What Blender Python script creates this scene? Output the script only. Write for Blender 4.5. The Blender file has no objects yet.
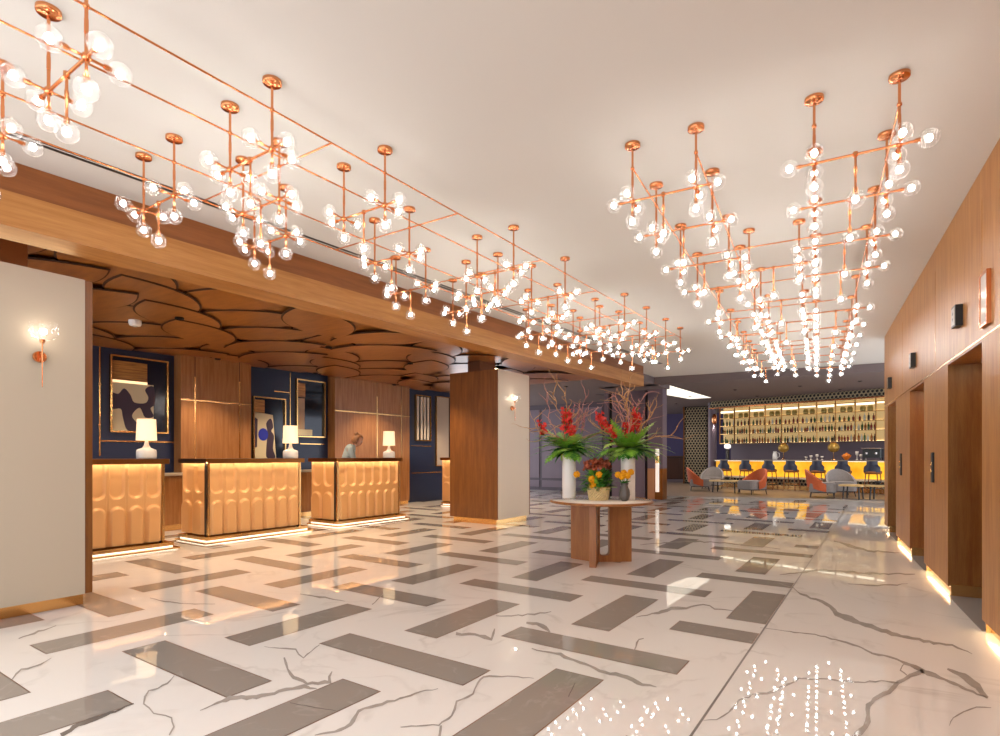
import bpy, math, random
from math import sin, cos, pi, atan2, hypot, sqrt
from mathutils import Vector, Matrix
C = bpy.context.scene
COL = C.collection
rnd = random.Random(7)

# ------------------------------------------------------------------ camera (survey of the room: eye 1.25 m, level, shifted lens)
F, HY, EYE = 560.0, 456.0, 1.25
M = math.atan(382 / 560)
CM, SM = cos(M), sin(M)
cam = bpy.data.cameras.new('camera')
cam.sensor_width = 36; cam.lens = F / 1000 * 36
cam.shift_y = (HY - 368) / 1000
cam.clip_start = 0.05
co = bpy.data.objects.new('camera', cam); COL.objects.link(co)
co.location = (0, 0, EYE); co.rotation_euler = (pi / 2, 0, M)
C.camera = co

def at(px, py, z):                       # point at height z seen at a pixel of the photograph
    d = F * (EYE - z) / (py - HY); x = (px - 500) / F * d
    return Vector((x * CM - d * SM, x * SM + d * CM, z))
def W(px, d, z=0.0):                     # point at camera depth d
    x = (px - 500) / F * d
    return Vector((x * CM - d * SM, x * SM + d * CM, z))
def onx(px, X):                          # y of the plane x = X seen at column px
    k = (px - 500) / F
    return X * (CM + k * SM) / (k * CM - SM)
def ony(px, Y):
    k = (px - 500) / F
    return Y * (k * CM - SM) / (CM + k * SM)
def depth(X, Y): return -X * SM + Y * CM
def zat(X, Y, py): return EYE - (py - HY) * depth(X, Y) / F

# ------------------------------------------------------------------ materials
def lin(h):
    h = h.lstrip('#'); o = []
    for i in (0, 2, 4):
        v = int(h[i:i + 2], 16) / 255
        o.append(v / 12.92 if v <= 0.04045 else ((v + 0.055) / 1.055) ** 2.4)
    return (*o, 1)
def newmat(name):
    m = bpy.data.materials.new(name); m.use_nodes = True
    nt = m.node_tree; return m, nt, nt.nodes['Principled BSDF']
def plain(name, h, rough=0.5, metal=0.0, bump=0.0, scale=40, vary=0.0, spec=0.5):
    m, nt, b = newmat(name)
    b.inputs['Base Color'].default_value = lin(h); b.inputs['Roughness'].default_value = rough
    b.inputs['Metallic'].default_value = metal; b.inputs['Specular IOR Level'].default_value = spec
    if bump or vary:
        tc = nt.nodes.new('ShaderNodeTexCoord'); n = nt.nodes.new('ShaderNodeTexNoise')
        n.inputs['Scale'].default_value = scale; n.inputs['Detail'].default_value = 4
        nt.links.new(tc.outputs['Object'], n.inputs['Vector'])
        if bump:
            bp = nt.nodes.new('ShaderNodeBump'); bp.inputs['Strength'].default_value = bump; bp.inputs['Distance'].default_value = 0.01
            nt.links.new(n.outputs['Fac'], bp.inputs['Height']); nt.links.new(bp.outputs['Normal'], b.inputs['Normal'])
        if vary:
            hs = nt.nodes.new('ShaderNodeHueSaturation'); mr = nt.nodes.new('ShaderNodeMapRange')
            mr.inputs['To Min'].default_value = 1 - vary; mr.inputs['To Max'].default_value = 1 + vary
            mr.inputs['From Min'].default_value = 0.3; mr.inputs['From Max'].default_value = 0.7
            hs.inputs['Color'].default_value = lin(h)
            nt.links.new(n.outputs['Fac'], mr.inputs['Value']); nt.links.new(mr.outputs['Result'], hs.inputs['Value'])
            nt.links.new(hs.outputs['Color'], b.inputs['Base Color'])
    return m
def glow(name, rgb, s):
    m, nt, b = newmat(name)
    b.inputs['Base Color'].default_value = (*rgb, 1)
    b.inputs['Emission Color'].default_value = (*rgb, 1); b.inputs['Emission Strength'].default_value = s
    return m
def wood(name, h1, h2, sc=(9, 9, 0.7), rough=0.35, detail=6, spec=.5):
    m, nt, b = newmat(name)
    tc = nt.nodes.new('ShaderNodeTexCoord'); mp = nt.nodes.new('ShaderNodeMapping'); mp.inputs['Scale'].default_value = sc
    n = nt.nodes.new('ShaderNodeTexNoise'); n.inputs['Scale'].default_value = 2.2; n.inputs['Detail'].default_value = detail; n.inputs['Distortion'].default_value = 0.35
    n2 = nt.nodes.new('ShaderNodeTexNoise'); n2.inputs['Scale'].default_value = 14; n2.inputs['Detail'].default_value = 3
    mx = nt.nodes.new('ShaderNodeMath'); mx.operation = 'MULTIPLY_ADD'; mx.inputs[1].default_value = 0.35
    cr = nt.nodes.new('ShaderNodeValToRGB')
    cr.color_ramp.elements[0].position = 0.42; cr.color_ramp.elements[0].color = lin(h1)
    cr.color_ramp.elements[1].position = 0.88; cr.color_ramp.elements[1].color = lin(h2)
    L = nt.links.new
    L(tc.outputs['Object'], mp.inputs['Vector']); L(mp.outputs['Vector'], n.inputs['Vector']); L(mp.outputs['Vector'], n2.inputs['Vector'])
    L(n2.outputs['Fac'], mx.inputs[0]); L(n.outputs['Fac'], mx.inputs[2]); L(mx.outputs[0], cr.inputs['Fac']); L(cr.outputs['Color'], b.inputs['Base Color'])
    b.inputs['Roughness'].default_value = rough; b.inputs['Specular IOR Level'].default_value = spec
    return m
def marble(name, base, dark, amt=0.5, rough=0.05, sc=0.9, spec=0.5):
    m, nt, b = newmat(name)
    tc = nt.nodes.new('ShaderNodeTexCoord'); n = nt.nodes.new('ShaderNodeTexNoise'); n.inputs['Scale'].default_value = sc; n.inputs['Detail'].default_value = 8; n.inputs['Distortion'].default_value = 1.6
    cr = nt.nodes.new('ShaderNodeValToRGB'); e = cr.color_ramp.elements
    e[0].position = 0.475; e[0].color = (0, 0, 0, 1); e[1].position = 0.525; e[1].color = (0, 0, 0, 1)
    x = cr.color_ramp.elements.new(0.5); x.color = (amt, amt, amt, 1)
    n3 = nt.nodes.new('ShaderNodeTexNoise'); n3.inputs['Scale'].default_value = sc * 3; n3.inputs['Detail'].default_value = 5
    mu = nt.nodes.new('ShaderNodeMath'); mu.operation = 'MULTIPLY'
    mr = nt.nodes.new('ShaderNodeMapRange'); mr.inputs['From Min'].default_value = 0.45; mr.inputs['From Max'].default_value = 0.65
    mix = nt.nodes.new('ShaderNodeMix'); mix.data_type = 'RGBA'
    mix.inputs[6].default_value = lin(base); mix.inputs[7].default_value = lin(dark)
    L = nt.links.new
    L(tc.outputs['Object'], n.inputs['Vector']); L(tc.outputs['Object'], n3.inputs['Vector']); L(n.outputs['Fac'], cr.inputs['Fac'])
    L(n3.outputs['Fac'], mr.inputs['Value']); L(cr.outputs['Color'], mu.inputs[0]); L(mr.outputs['Result'], mu.inputs[1])
    L(mu.outputs[0], mix.inputs[0]); L(mix.outputs[2], b.inputs['Base Color'])
    b.inputs['Roughness'].default_value = rough; b.inputs['Specular IOR Level'].default_value = spec
    return m
def glass(name, tint=(1, 1, 1), edge=0.85, mist=0.038):
    m = bpy.data.materials.new(name); m.use_nodes = True; nt = m.node_tree; nt.nodes.clear()
    out = nt.nodes.new('ShaderNodeOutputMaterial'); mix = nt.nodes.new('ShaderNodeMixShader')
    t = nt.nodes.new('ShaderNodeBsdfTransparent'); t.inputs['Color'].default_value = (*tint, 1)
    g = nt.nodes.new('ShaderNodeBsdfGlossy'); g.inputs['Roughness'].default_value = 0.03
    lw = nt.nodes.new('ShaderNodeLayerWeight'); lw.inputs['Blend'].default_value = 0.5
    p = nt.nodes.new('ShaderNodeMath'); p.operation = 'POWER'; p.inputs[1].default_value = 4.0
    ma = nt.nodes.new('ShaderNodeMath'); ma.operation = 'MULTIPLY_ADD'; ma.inputs[1].default_value = edge; ma.inputs[2].default_value = 0.05
    L = nt.links.new
    L(lw.outputs['Facing'], p.inputs[0]); L(p.outputs[0], ma.inputs[0]); L(ma.outputs[0], mix.inputs['Fac'])
    L(t.outputs[0], mix.inputs[1]); L(g.outputs[0], mix.inputs[2])
    tr = nt.nodes.new('ShaderNodeBsdfTranslucent'); tr.inputs['Color'].default_value = (.95, .95, .95, 1)
    m2 = nt.nodes.new('ShaderNodeMixShader'); tc = nt.nodes.new('ShaderNodeTexCoord'); nz = nt.nodes.new('ShaderNodeTexNoise'); nz.inputs['Scale'].default_value = 28
    mr = nt.nodes.new('ShaderNodeMapRange'); mr.inputs['From Min'].default_value = .4; mr.inputs['From Max'].default_value = .7; mr.inputs['To Min'].default_value = mist * .4; mr.inputs['To Max'].default_value = mist * 2.2
    L(tc.outputs['Object'], nz.inputs['Vector']); L(nz.outputs['Fac'], mr.inputs['Value']); L(mr.outputs['Result'], m2.inputs['Fac'])
    L(mix.outputs[0], m2.inputs[1]); L(tr.outputs[0], m2.inputs[2]); L(m2.outputs[0], out.inputs['Surface'])
    return m

COPPER = plain('copper', '#e79a68', 0.16, 1.0)
BRASS = plain('brass', '#e6b878', 0.2, 1.0)
BRASSD = plain('bronze', '#8a5a30', 0.3, 1.0)
OAK = wood('oak_vertical', '#995e27', '#bc8547', rough=.38, spec=.5)
OAKH = wood('oak_lengthwise', '#9e642c', '#bd8446', sc=(5, 0.5, 9), rough=0.4)
OAKH2 = wood('oak_lengthwise_deep', '#74401a', '#905528', sc=(5, 0.5, 9), rough=0.4)
WALN = wood('amber_oak', '#8e5a2c', '#ad794a')
REVW = wood('reveal_oak', '#8f4e1a', '#ad6a30')
COLW = wood('column_oak', '#693c15', '#865222')
PETAL = wood('petal_veneer', '#86501f', '#a66a30', sc=(1.2, 6, 6), rough=0.3)
PETALD = plain('ceiling_backing', '#6b3b18', 0.45)
TABLEW = wood('table_oak', '#8a5226', '#aa6f3a', sc=(8, 8, 0.8))
LEATHER = plain('gilded_leather', '#dca76d', 0.42, 0.15, bump=0.1, scale=140)
LEATHD = plain('gilded_base', '#a86c34', 0.42, 0.3)
NAVY = plain('navy_lacquer', '#1c2848', 0.35)
PURPLE = plain('plum_panel', '#6d5d68', 0.5, vary=0.05, scale=2)
PURPLED = plain('plum_dark', '#4e434c', 0.55)
PLUMC = plain('plum_ceiling', '#6f6160', 0.7)
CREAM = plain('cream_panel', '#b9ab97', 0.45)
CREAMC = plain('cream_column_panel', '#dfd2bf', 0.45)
CEIL = plain('ceiling_plaster', '#d3cec7', 0.8)
WHITE = plain('white_ceramic', '#f2eeea', 0.3)
BLACK = plain('black_metal', '#15120f', 0.4)
DARK = plain('dark_recess', '#2a1a10', 0.5)
GREYST = marble('grey_stone', '#a1978c', '#bcb2a7', 0.5, 0.03, 2.0)
FLOORM = marble('white_marble', '#f6efe6', '#d2c8bc', 0.5, 0.018, 0.7)
VEIN = plain('marble_vein', '#b4aa9f', 0.07, vary=0.12, scale=9)
VEIND = plain('stone_vein', '#7d736a', 0.07)
JOINT = plain('floor_joint', '#776a5c', 0.3)
GLASS = glass('clear_glass')
GLASSR = glass('ribbed_glass', edge=0.8)
BULB = glow('bulb_filament', (1.0, 0.96, 0.92), 31)
LED = glow('led_strip', (1.0, 0.78, 0.46), 10)
LEDW = glow('led_strip_white', (1.0, 0.86, 0.68), 1.35)
LEDC = glow('counter_led', (1.0, 0.82, 0.56), 32)
GREYT = plain('threshold_stone', '#9d9690', 0.25)

# ------------------------------------------------------------------ mesh builder
class MB:
    def __init__(s): s.v = []; s.f = []; s.m = []; s.sm = []
    def add(s, vs, fs, mat=0, smooth=False):
        n = len(s.v); s.v += [tuple(v) for v in vs]
        for f in fs: s.f.append([i + n for i in f]); s.m.append(mat); s.sm.append(smooth)
        return s
    def box(s, x0, x1, y0, y1, z0, z1, mat=0):
        v = [(x0, y0, z0), (x1, y0, z0), (x1, y1, z0), (x0, y1, z0), (x0, y0, z1), (x1, y0, z1), (x1, y1, z1), (x0, y1, z1)]
        return s.add(v, [(0, 3, 2, 1), (4, 5, 6, 7), (0, 1, 5, 4), (1, 2, 6, 5), (2, 3, 7, 6), (3, 0, 4, 7)], mat)
    def rbox(s, x0, x1, y0, y1, z0, z1, r=0.02, mat=0, n=3):      # box with rounded vertical edges
        pts = []
        for cx, cy, a0 in ((x1 - r, y1 - r, 0), (x0 + r, y1 - r, pi / 2), (x0 + r, y0 + r, pi), (x1 - r, y0 + r, 1.5 * pi)):
            for k in range(n + 1): a = a0 + pi / 2 * k / n; pts.append((cx + r * cos(a), cy + r * sin(a)))
        return s.prism(pts, z0, z1, mat)
    def prism(s, pts, z0, z1, mat=0, smooth=False):
        n = len(pts); v = [(x, y, z0) for x, y in pts] + [(x, y, z1) for x, y in pts]
        s.add(v, [tuple(reversed(range(n))), tuple(range(n, 2 * n))], mat)
        return s.add(v, [(i, (i + 1) % n, n + (i + 1) % n, n + i) for i in range(n)], mat, smooth)
    def lathe(s, prof, c=(0, 0, 0), n=20, mat=0, caps=True):
        v = []; m = len(prof)
        for r, z in prof:
            for k in range(n): a = 2 * pi * k / n; v.append((c[0] + r * cos(a), c[1] + r * sin(a), c[2] + z))
        fs = [(i * n + k, i * n + (k + 1) % n, (i + 1) * n + (k + 1) % n, (i + 1) * n + k) for i in range(m - 1) for k in range(n)]
        s.add(v, fs, mat, True)
        if caps: s.add(v, [tuple(reversed(range(n))), tuple(range((m - 1) * n, m * n))], mat)
        return s
    def tube(s, pts, r, n=8, mat=0):
        pts = [Vector(p) for p in pts]; rs = r if isinstance(r, (list, tuple)) else [r] * len(pts)
        v = []; ref = None
        for i, p in enumerate(pts):
            t = (pts[min(i + 1, len(pts) - 1)] - pts[max(i - 1, 0)])
            t = t.normalized() if t.length > 1e-9 else Vector((0, 0, 1))
            if ref is None: ref = Vector((1, 0, 0)) if abs(t.x) < 0.8 else Vector((0, 1, 0))
            a = (ref - t * ref.dot(t)).normalized(); b = t.cross(a); ref = a
            for k in range(n):
                q = 2 * pi * k / n; v.append(p + (a * cos(q) + b * sin(q)) * rs[i])
        m = len(pts)
        fs = [(i * n + k, i * n + (k + 1) % n, (i + 1) * n + (k + 1) % n, (i + 1) * n + k) for i in range(m - 1) for k in range(n)]
        s.add(v, fs, mat, True)
        return s.add(v, [tuple(reversed(range(n))), tuple(range((m - 1) * n, m * n))], mat)
    def ball(s, c, r, n=12, mat=0):
        rx, ry, rz = r if isinstance(r, (tuple, list)) else (r, r, r)
        h = n // 2; v = [(c[0], c[1], c[2] - rz)]
        for i in range(1, h):
            a = pi * i / h
            for k in range(n): q = 2 * pi * k / n; v.append((c[0] + rx * sin(a) * cos(q), c[1] + ry * sin(a) * sin(q), c[2] - rz * cos(a)))
        v.append((c[0], c[1], c[2] + rz)); T = len(v) - 1; fs = []
        for k in range(n):
            k2 = (k + 1) % n; fs.append((0, 1 + k2, 1 + k)); fs.append((T, 1 + (h - 2) * n + k, 1 + (h - 2) * n + k2))
            for i in range(h - 2): fs.append((1 + i * n + k, 1 + i * n + k2, 1 + (i + 1) * n + k2, 1 + (i + 1) * n + k))
        return s.add(v, fs, mat, True)
    def grid(s, fn, nu, nv, mat=0, smooth=True):
        v = [fn(i / nu, j / nv) for j in range(nv + 1) for i in range(nu + 1)]
        return s.add(v, [(j * (nu + 1) + i, j * (nu + 1) + i + 1, (j + 1) * (nu + 1) + i + 1, (j + 1) * (nu + 1) + i) for j in range(nv) for i in range(nu)], mat, smooth)
    def xf(s, mt, start=0):
        s.v[start:] = [tuple(mt @ Vector(p)) for p in s.v[start:]]; return s
    def mesh(s, name, mats):
        me = bpy.data.meshes.new(name); me.from_pydata(s.v, [], s.f)
        for m in (mats if isinstance(mats, (list, tuple)) else [mats]): me.materials.append(m)
        me.polygons.foreach_set('material_index', s.m); me.polygons.foreach_set('use_smooth', s.sm); me.update()
        return me
    def build(s, name, mats, parent=None, loc=None, rotz=0):
        return link(name, s.mesh(name, mats), parent, loc, rotz)
def link(name, me, parent=None, loc=None, rotz=0):
    o = bpy.data.objects.new(name, me); COL.objects.link(o)
    if parent: o.parent = parent
    if loc is not None: o.location = loc
    if rotz: o.rotation_euler = (0, 0, rotz)
    return o
def tag(o, label=None, cat=None, group=None, kind=None):
    if label: o['label'] = label
    if cat: o['category'] = cat
    if group: o['group'] = group
    if kind: o['kind'] = kind
    return o
def thing(name, label, cat, loc=(0, 0, 0), rotz=0, group=None):
    o = bpy.data.objects.new(name, None); COL.objects.link(o)
    o.empty_display_size = 0.1
    o.location = loc; o.rotation_euler = (0, 0, rotz)
    return tag(o, label, cat, group)
def struct(name, mb, mats, label=None, parent=None, cat=None, **k):
    o = mb.build(name, mats, parent, **k)
    if not parent: tag(o, label, cat or name.split('_')[0], kind='structure')
    return o
def dup(root, loc, rotz, label=None):
    r = root.copy(); COL.objects.link(r); r.location = loc; r.rotation_euler = (0, 0, rotz)
    if label: r['label'] = label
    for ch in list(root.children):
        c = ch.copy(); COL.objects.link(c); c.parent = r
        for g in ch.children:
            d = g.copy(); COL.objects.link(d); d.parent = c
    return r
def lamp(name, kind, loc, power, color=(1, 0.8, 0.55), size=0.1, rot=(0, 0, 0), **k):
    l = bpy.data.lights.new(name, kind); l.energy = power; l.color = color
    if kind == 'AREA':
        l.shape = k.get('shape', 'DISK'); l.size = size
        if 'size_y' in k: l.size_y = k['size_y']
    else: l.shadow_soft_size = size
    if kind == 'SPOT': l.spot_size = k.get('angle', 1.6); l.spot_blend = 0.6
    o = bpy.data.objects.new(name, l); COL.objects.link(o); o.location = loc; o.rotation_euler = rot
    return o
ORD = ['first', 'second', 'third', 'fourth', 'fifth', 'sixth', 'seventh', 'eighth', 'ninth', 'tenth', 'eleventh', 'twelfth', 'thirteenth', 'fourteenth']

# ------------------------------------------------------------------ floor
fl = MB()
fl.add([(-13, -1.8, 0), (3, -1.8, 0), (3, 34, 0), (-13, 34, 0)], [(0, 1, 2, 3)], 0)
XJ = -0.705
def rectz(x0, x1, y0, y1, z, mat): fl.add([(x0, y0, z), (x1, y0, z), (x1, y1, z), (x0, y1, z)], [(0, 1, 2, 3)], mat)
V1, V2 = (0.9155, 0.809), (-1.24, 1.09)
def strips(x0, y0, w, l):
    for i in range(-30, 31):
        for j in range(-12, 16):
            x = x0 + i * V1[0] + j * V2[0]; y = y0 + i * V1[1] + j * V2[1]
            xa, xb = x, min(x + w, XJ - 0.012)
            if xb - xa < 0.03 or xa < -10.6 or y < -1.7 or y > 17.0: continue
            rectz(xa - .006, min(xb + .006, XJ - .008), y - .006, y + l + .006, 0.0005, 3)
            rectz(xa, xb, y, y + l, 0.001, 1)
strips(-4.01, 1.60, 1.205, 0.252)
strips(-4.65, 1.31, 0.292, 1.065)
rectz(XJ - .006, XJ + .006, -1.8, 16.5, 0.001, 2)
VE = [  # veins followed across the floor (points, width)
 ([(778,583),(793,588),(801,594),(817,600),(831,607),(836,614),(860,623),(886,632),(908,638),(934,643),(953,646),(972,654)],[.5,1,1.5,2.5,4,6,4.5,4,3,2.5,2,.5]),
 ([(760,628),(800,633),(814,635),(836,640),(857,646),(872,653),(896,659),(905,663),(924,672),(944,680),(967,690),(987,698)],[.5,1.2,1.5,1.5,2,2,2,3,5,3,3,1]),
 ([(924,672),(910,676),(898,683),(888.5,691.6),(874,699),(868,705),(869,715.5),(866,727),(856,736),(840,760)],[4,4,5,5,4,5,5,5,7,4]),
 ([(898,683),(881,681),(864.6,682.5),(843,681),(824,679.6),(800,679),(777,689),(767,694),(753,695),(739,701),(729,713),(717,720),(703,721)],[2,1.5,1.5,1.5,1.5,2,3,3,1.5,2,2,1.5,.5]),
 ([(948,669),(963,677),(977,687),(987,698)],[2,6,7,2]),
 ([(905,663),(901,670),(907,676)],[1,1.5,1]),
 ([(991,708),(977,708),(963,712),(953,718),(949.5,726)],[.6,1.5,1.5,1.5,.6]),
 ([(780,575),(800,572),(824,570),(848,572),(884,574),(915,574)],[.5,2,2,2.5,2,1]),
 ([(848,584),(872,586),(891,585),(908,584)],[.5,1.6,1.8,.5]),
 ([(834,541),(850,546),(868,551),(900,553)],[1,3,2,.5]),
 ([(200,710.7),(216.7,703.5),(231,698.7),(262,696.4),(286,690),(305,686.8),(317,689)],[.6,2,5,4,3,4,1]),
 ([(283.7,657),(288.5,670),(293,677),(307.6,684.4),(329,682),(331.6,672)],[2,2.5,3,3,5,1]),
 ([(400,698.7),(377,706),(358,710.7),(350.7,725),(334,732),(315,736)],[2,2.5,3,4,2.5,1]),
 ([(438,689),(420,692),(400,698.7)],[.5,1.5,2]),
 ([(174.6,676),(167.5,684),(148,691.6),(143.5,703.5),(153,713),(172,718),(173.4,727.5),(170,736)],[.8,1.4,1.6,2,1.8,1.6,2,1.5]),
 ([(51.4,658),(40.7,665),(21.5,670),(12,679.6)],[.6,1.4,1.6,1.4]),
 ([(400,727.5),(438,725),(452.6,715.5),(457.4,702),(474,694),(477.7,683),(483.7,677),(507.6,677),(534,678.4)],[1.2,1.5,2.2,2.2,1.6,2,2,1.6,.6]),
 ([(440,725),(439.5,740)],[2.2,2]),
 ([(457,634),(474,635),(491,639),(494.5,629)],[3,3,4,1]),
 ([(531.6,648.5),(560,655),(600,671),(622,676),(643,684.4),(657,687)],[.8,3,3,4,4,1]),
 ([(636,617),(652.6,614),(672,609),(686,608),(703,604),(715,609),(734,611)],[.6,2,4,2,1.6,1.2,.5]),
 ([(495.7,616),(512,616),(534,614.5),(551,612)],[.6,1.6,1.8,.6]),
 ([(643,638),(636,642.5),(634.7,651)],[1.5,2,1]),
 ([(19,639),(38,632),(56,626)],[1,2,.6]),
 ([(264.6,647),(295.7,650),(303,658),(319.6,645)],[.6,1.6,1.4,.6]),
 ([(527,623),(537,624),(546,628),(549,633)],[2,4,4,2]),
 ([(150,598),(165,602),(190,604),(215,604)],[.5,1.2,1,.5]),
 ([(300,594),(320,597),(345,601)],[.5,2,.6]),
 ([(372,605),(377,600),(383,594)],[1,1,.5]),
 ([(640,545),(690,541),(740,544),(780,549)],[.5,1.5,1,.5]),
]
VEG = [([(60,736),(79,725),(105,715.5),(134,703.5)],[4,5,3,.6]), ([(575,683),(572,690),(568,697)],[.6,1,.8]), ([(290,703),(310,707),(336,711)],[.5,.9,.5])]
def ribbon(pts, ws, mat, z):
    P = []
    for a in range(len(pts) - 1):
        (x1, y1), (x2, y2) = pts[a], pts[a + 1]; n = max(2, int(hypot(x2 - x1, y2 - y1) / 5))
        for k in range(n):
            t = k / n; P.append((x1 + (x2 - x1) * t, y1 + (y2 - y1) * t, (ws[a] + (ws[a + 1] - ws[a]) * t)))
    P.append((*pts[-1], ws[-1]))
    Q = [(x + rnd.uniform(-.6, .6) * min(2, w), y + rnd.uniform(-.5, .5) * min(1.5, w), w * rnd.uniform(.65, 1.2)) for x, y, w in P]
    V = []
    for i, (x, y, w) in enumerate(Q):
        a = Q[max(i - 1, 0)]; b = Q[min(i + 1, len(Q) - 1)]
        tx, ty = b[0] - a[0], b[1] - a[1]; l = hypot(tx, ty) or 1; nx, ny = -ty / l, tx / l
        for sg in (-1, 1):
            p = at(x + nx * w * .5 * sg, y + ny * w * .5 * sg, 0); V.append((p.x, p.y, z))
    fl.add(V, [(2 * i, 2 * i + 1, 2 * i + 3, 2 * i + 2) for i in range(len(Q) - 1)], mat)
for p, w in VE: ribbon(p, w, 4, 0.0016)
for p, w in VEG: ribbon(p, w, 5, 0.0016)
q = [W(560, 18.3), W(1020, 15.2), W(1020, 33), W(560, 33)]; fl.add([(p.x, p.y, .0022) for p in q], [(0, 1, 2, 3)], 6)
struct('floor', fl, [FLOORM, GREYST, JOINT, BRASSD, VEIN, VEIND, wood('lounge_floor', '#6e5a48', '#97806a', sc=(3, 3, 3), rough=.3)], 'polished white marble floor inlaid with grey stone bars')

# ------------------------------------------------------------------ ceiling, bulkhead, wood ceiling
H = 3.30
e1, e2 = at(650, 377.6, H), at(881.8, 363, H)
ed = (e2 - e1).normalized()
cl = MB()
EL = e1 - ed * 2.2; ER = e2 + ed * 3
cl.prism([(-5.4, -.7), (3, -.7), (ER.x, ER.y), (EL.x, EL.y)], H, H + 0.12)
struct('ceiling', cl, CEIL, 'smooth warm white plaster ceiling over the lobby')
# bulkhead direction
B0 = at(0, 156, H); B1 = at(490, 317, H); bd = Vector((0.058, 1, 0)).normalized()
BX0 = -5.0
def bx(y): return BX0 + 0.045 * (y - 1.24)
bk = MB()
def slab(y0, y1, off0, off1, z0, z1, mat=0):
    pts = [(bx(y0) + off0, y0), (bx(y0) + off1, y0), (bx(y1) + off1, y1), (bx(y1) + off0, y1)]
    pts = pts if off1 > off0 else pts[::-1]
    bk.prism([pts[0], pts[1], pts[2], pts[3]], z0, z1, mat)
slab(-.7, 12.4, -0.32, 0.0, 3.085, H, 1)
slab(-.7, 12.4, -0.32, 0.012, 2.84, 3.082, 0)
struct('trim_1', bk, [OAKH, OAKH2], 'long oak bulkhead fascia between plaster ceiling and reception', cat='trim')
tag(bpy.data.objects['trim_1'], cat='trim')
WC = 3.06
wc = MB(); wc.prism([(-11.2, -.7), (bx(-.7) - .32, -.7), (bx(12.4) - .32, 12.4), (-11.2, 12.4)], WC + .04, WC + .16, 0)
# overlapping leaf panels
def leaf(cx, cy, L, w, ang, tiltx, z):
    for grow, dz, top, edge in ((0.0, 0.0, 1, 2), (0.024, .007, 2, 2)):  # a slightly larger dark plate behind each leaf outlines it
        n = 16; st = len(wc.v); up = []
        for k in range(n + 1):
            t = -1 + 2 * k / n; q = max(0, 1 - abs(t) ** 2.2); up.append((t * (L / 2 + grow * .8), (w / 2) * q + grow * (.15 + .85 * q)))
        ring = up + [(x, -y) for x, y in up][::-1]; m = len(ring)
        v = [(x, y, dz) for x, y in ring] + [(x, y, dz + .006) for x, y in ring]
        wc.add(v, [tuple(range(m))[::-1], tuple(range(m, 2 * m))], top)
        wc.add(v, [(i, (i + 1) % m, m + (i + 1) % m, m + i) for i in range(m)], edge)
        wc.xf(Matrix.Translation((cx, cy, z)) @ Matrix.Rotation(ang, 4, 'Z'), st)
j = 0; y = .1; lv = 0
while y < 11.7:
    x = -10.2 + (j % 2) * 0.66
    while x < bx(y) - .95:
        lv += 1
        sg = 1 if (j // 2 + int((x + 20) / 1.3)) % 2 else -1
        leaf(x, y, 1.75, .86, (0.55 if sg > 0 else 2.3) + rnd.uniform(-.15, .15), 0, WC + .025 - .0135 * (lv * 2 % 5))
        x += 1.3
    y += 0.6; j += 1
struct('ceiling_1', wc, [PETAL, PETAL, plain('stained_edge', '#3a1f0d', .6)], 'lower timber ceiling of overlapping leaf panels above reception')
sl = MB()
for k, off in enumerate((0.40, 0.455)): 
    sl.prism([(bx(-.6) + off, -.6), (bx(-.6) + off + .03, -.6), (bx(12.3) + off + .03, 12.3), (bx(12.3) + off, 12.3)], H - .004, H)
struct('trim_2', sl, BLACK, 'black double air slot in ceiling beside the oak bulkhead', cat='trim')

# ------------------------------------------------------------------ right (elevator) wall, frame: x = along wall, y = into wall
WA, WB = Vector((0.61, 4.99, 0)), Vector((0.04, 11.63, 0))
wd = (WB - WA).normalized(); WROT = atan2(wd.y, wd.x)
def wl(u, v=0, z=0): return WA + wd * u + Vector((wd.y, -wd.x, 0)) * v + Vector((0, 0, z))   # v into the wall
# local frame of the parent Empty: x = u, y = -v
def wroot(name, label, u, kind='structure', cat='wall'):
    o = thing(name, label, cat, wl(u), WROT); 
    if kind: tag(o, kind=kind)
    return o
wr = wroot('wall_right', 'oak panelled elevator wall with three lift recesses', 0)
HZ = 2.085
DOORS = [(0.246, 1.43), (2.694, 3.753), (5.139, 6.213)]
PAN = [(-5.8, 0.246), (1.43, 2.694), (3.753, 5.139), (6.213, 6.72)]
mb = MB(); mb.box(-5.8, 6.72, -0.35, 0, HZ + .012, H); mb.build('header_panel', OAK, wr)
for a, b in PAN:
    mb = MB(); mb.box(a, b, -0.35, 0, 0.085, HZ); mb.build('lower_panel', OAK, wr)
    mb = MB(); mb.box(a + .03, b - .03, -0.33, -0.05, 0, 0.085); mb.build('toe_kick', BRASS, wr)
    mb = MB(); mb.box(a + .03, b - .03, -0.045, -0.03, 0.066, 0.08); mb.build('light_strip', LED, wr)
mb = MB()
for u in (0.246, 2.03, 4.45): mb.box(u - .004, u + .004, 0, .002, HZ + .05 if u != .246 else HZ + .06, H - .22, 0)
mb.box(-5.8, 6.72, -0.01, .003, HZ, HZ + .011, 0)
mb.build('brass_inlay', BRASS, wr)
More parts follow.
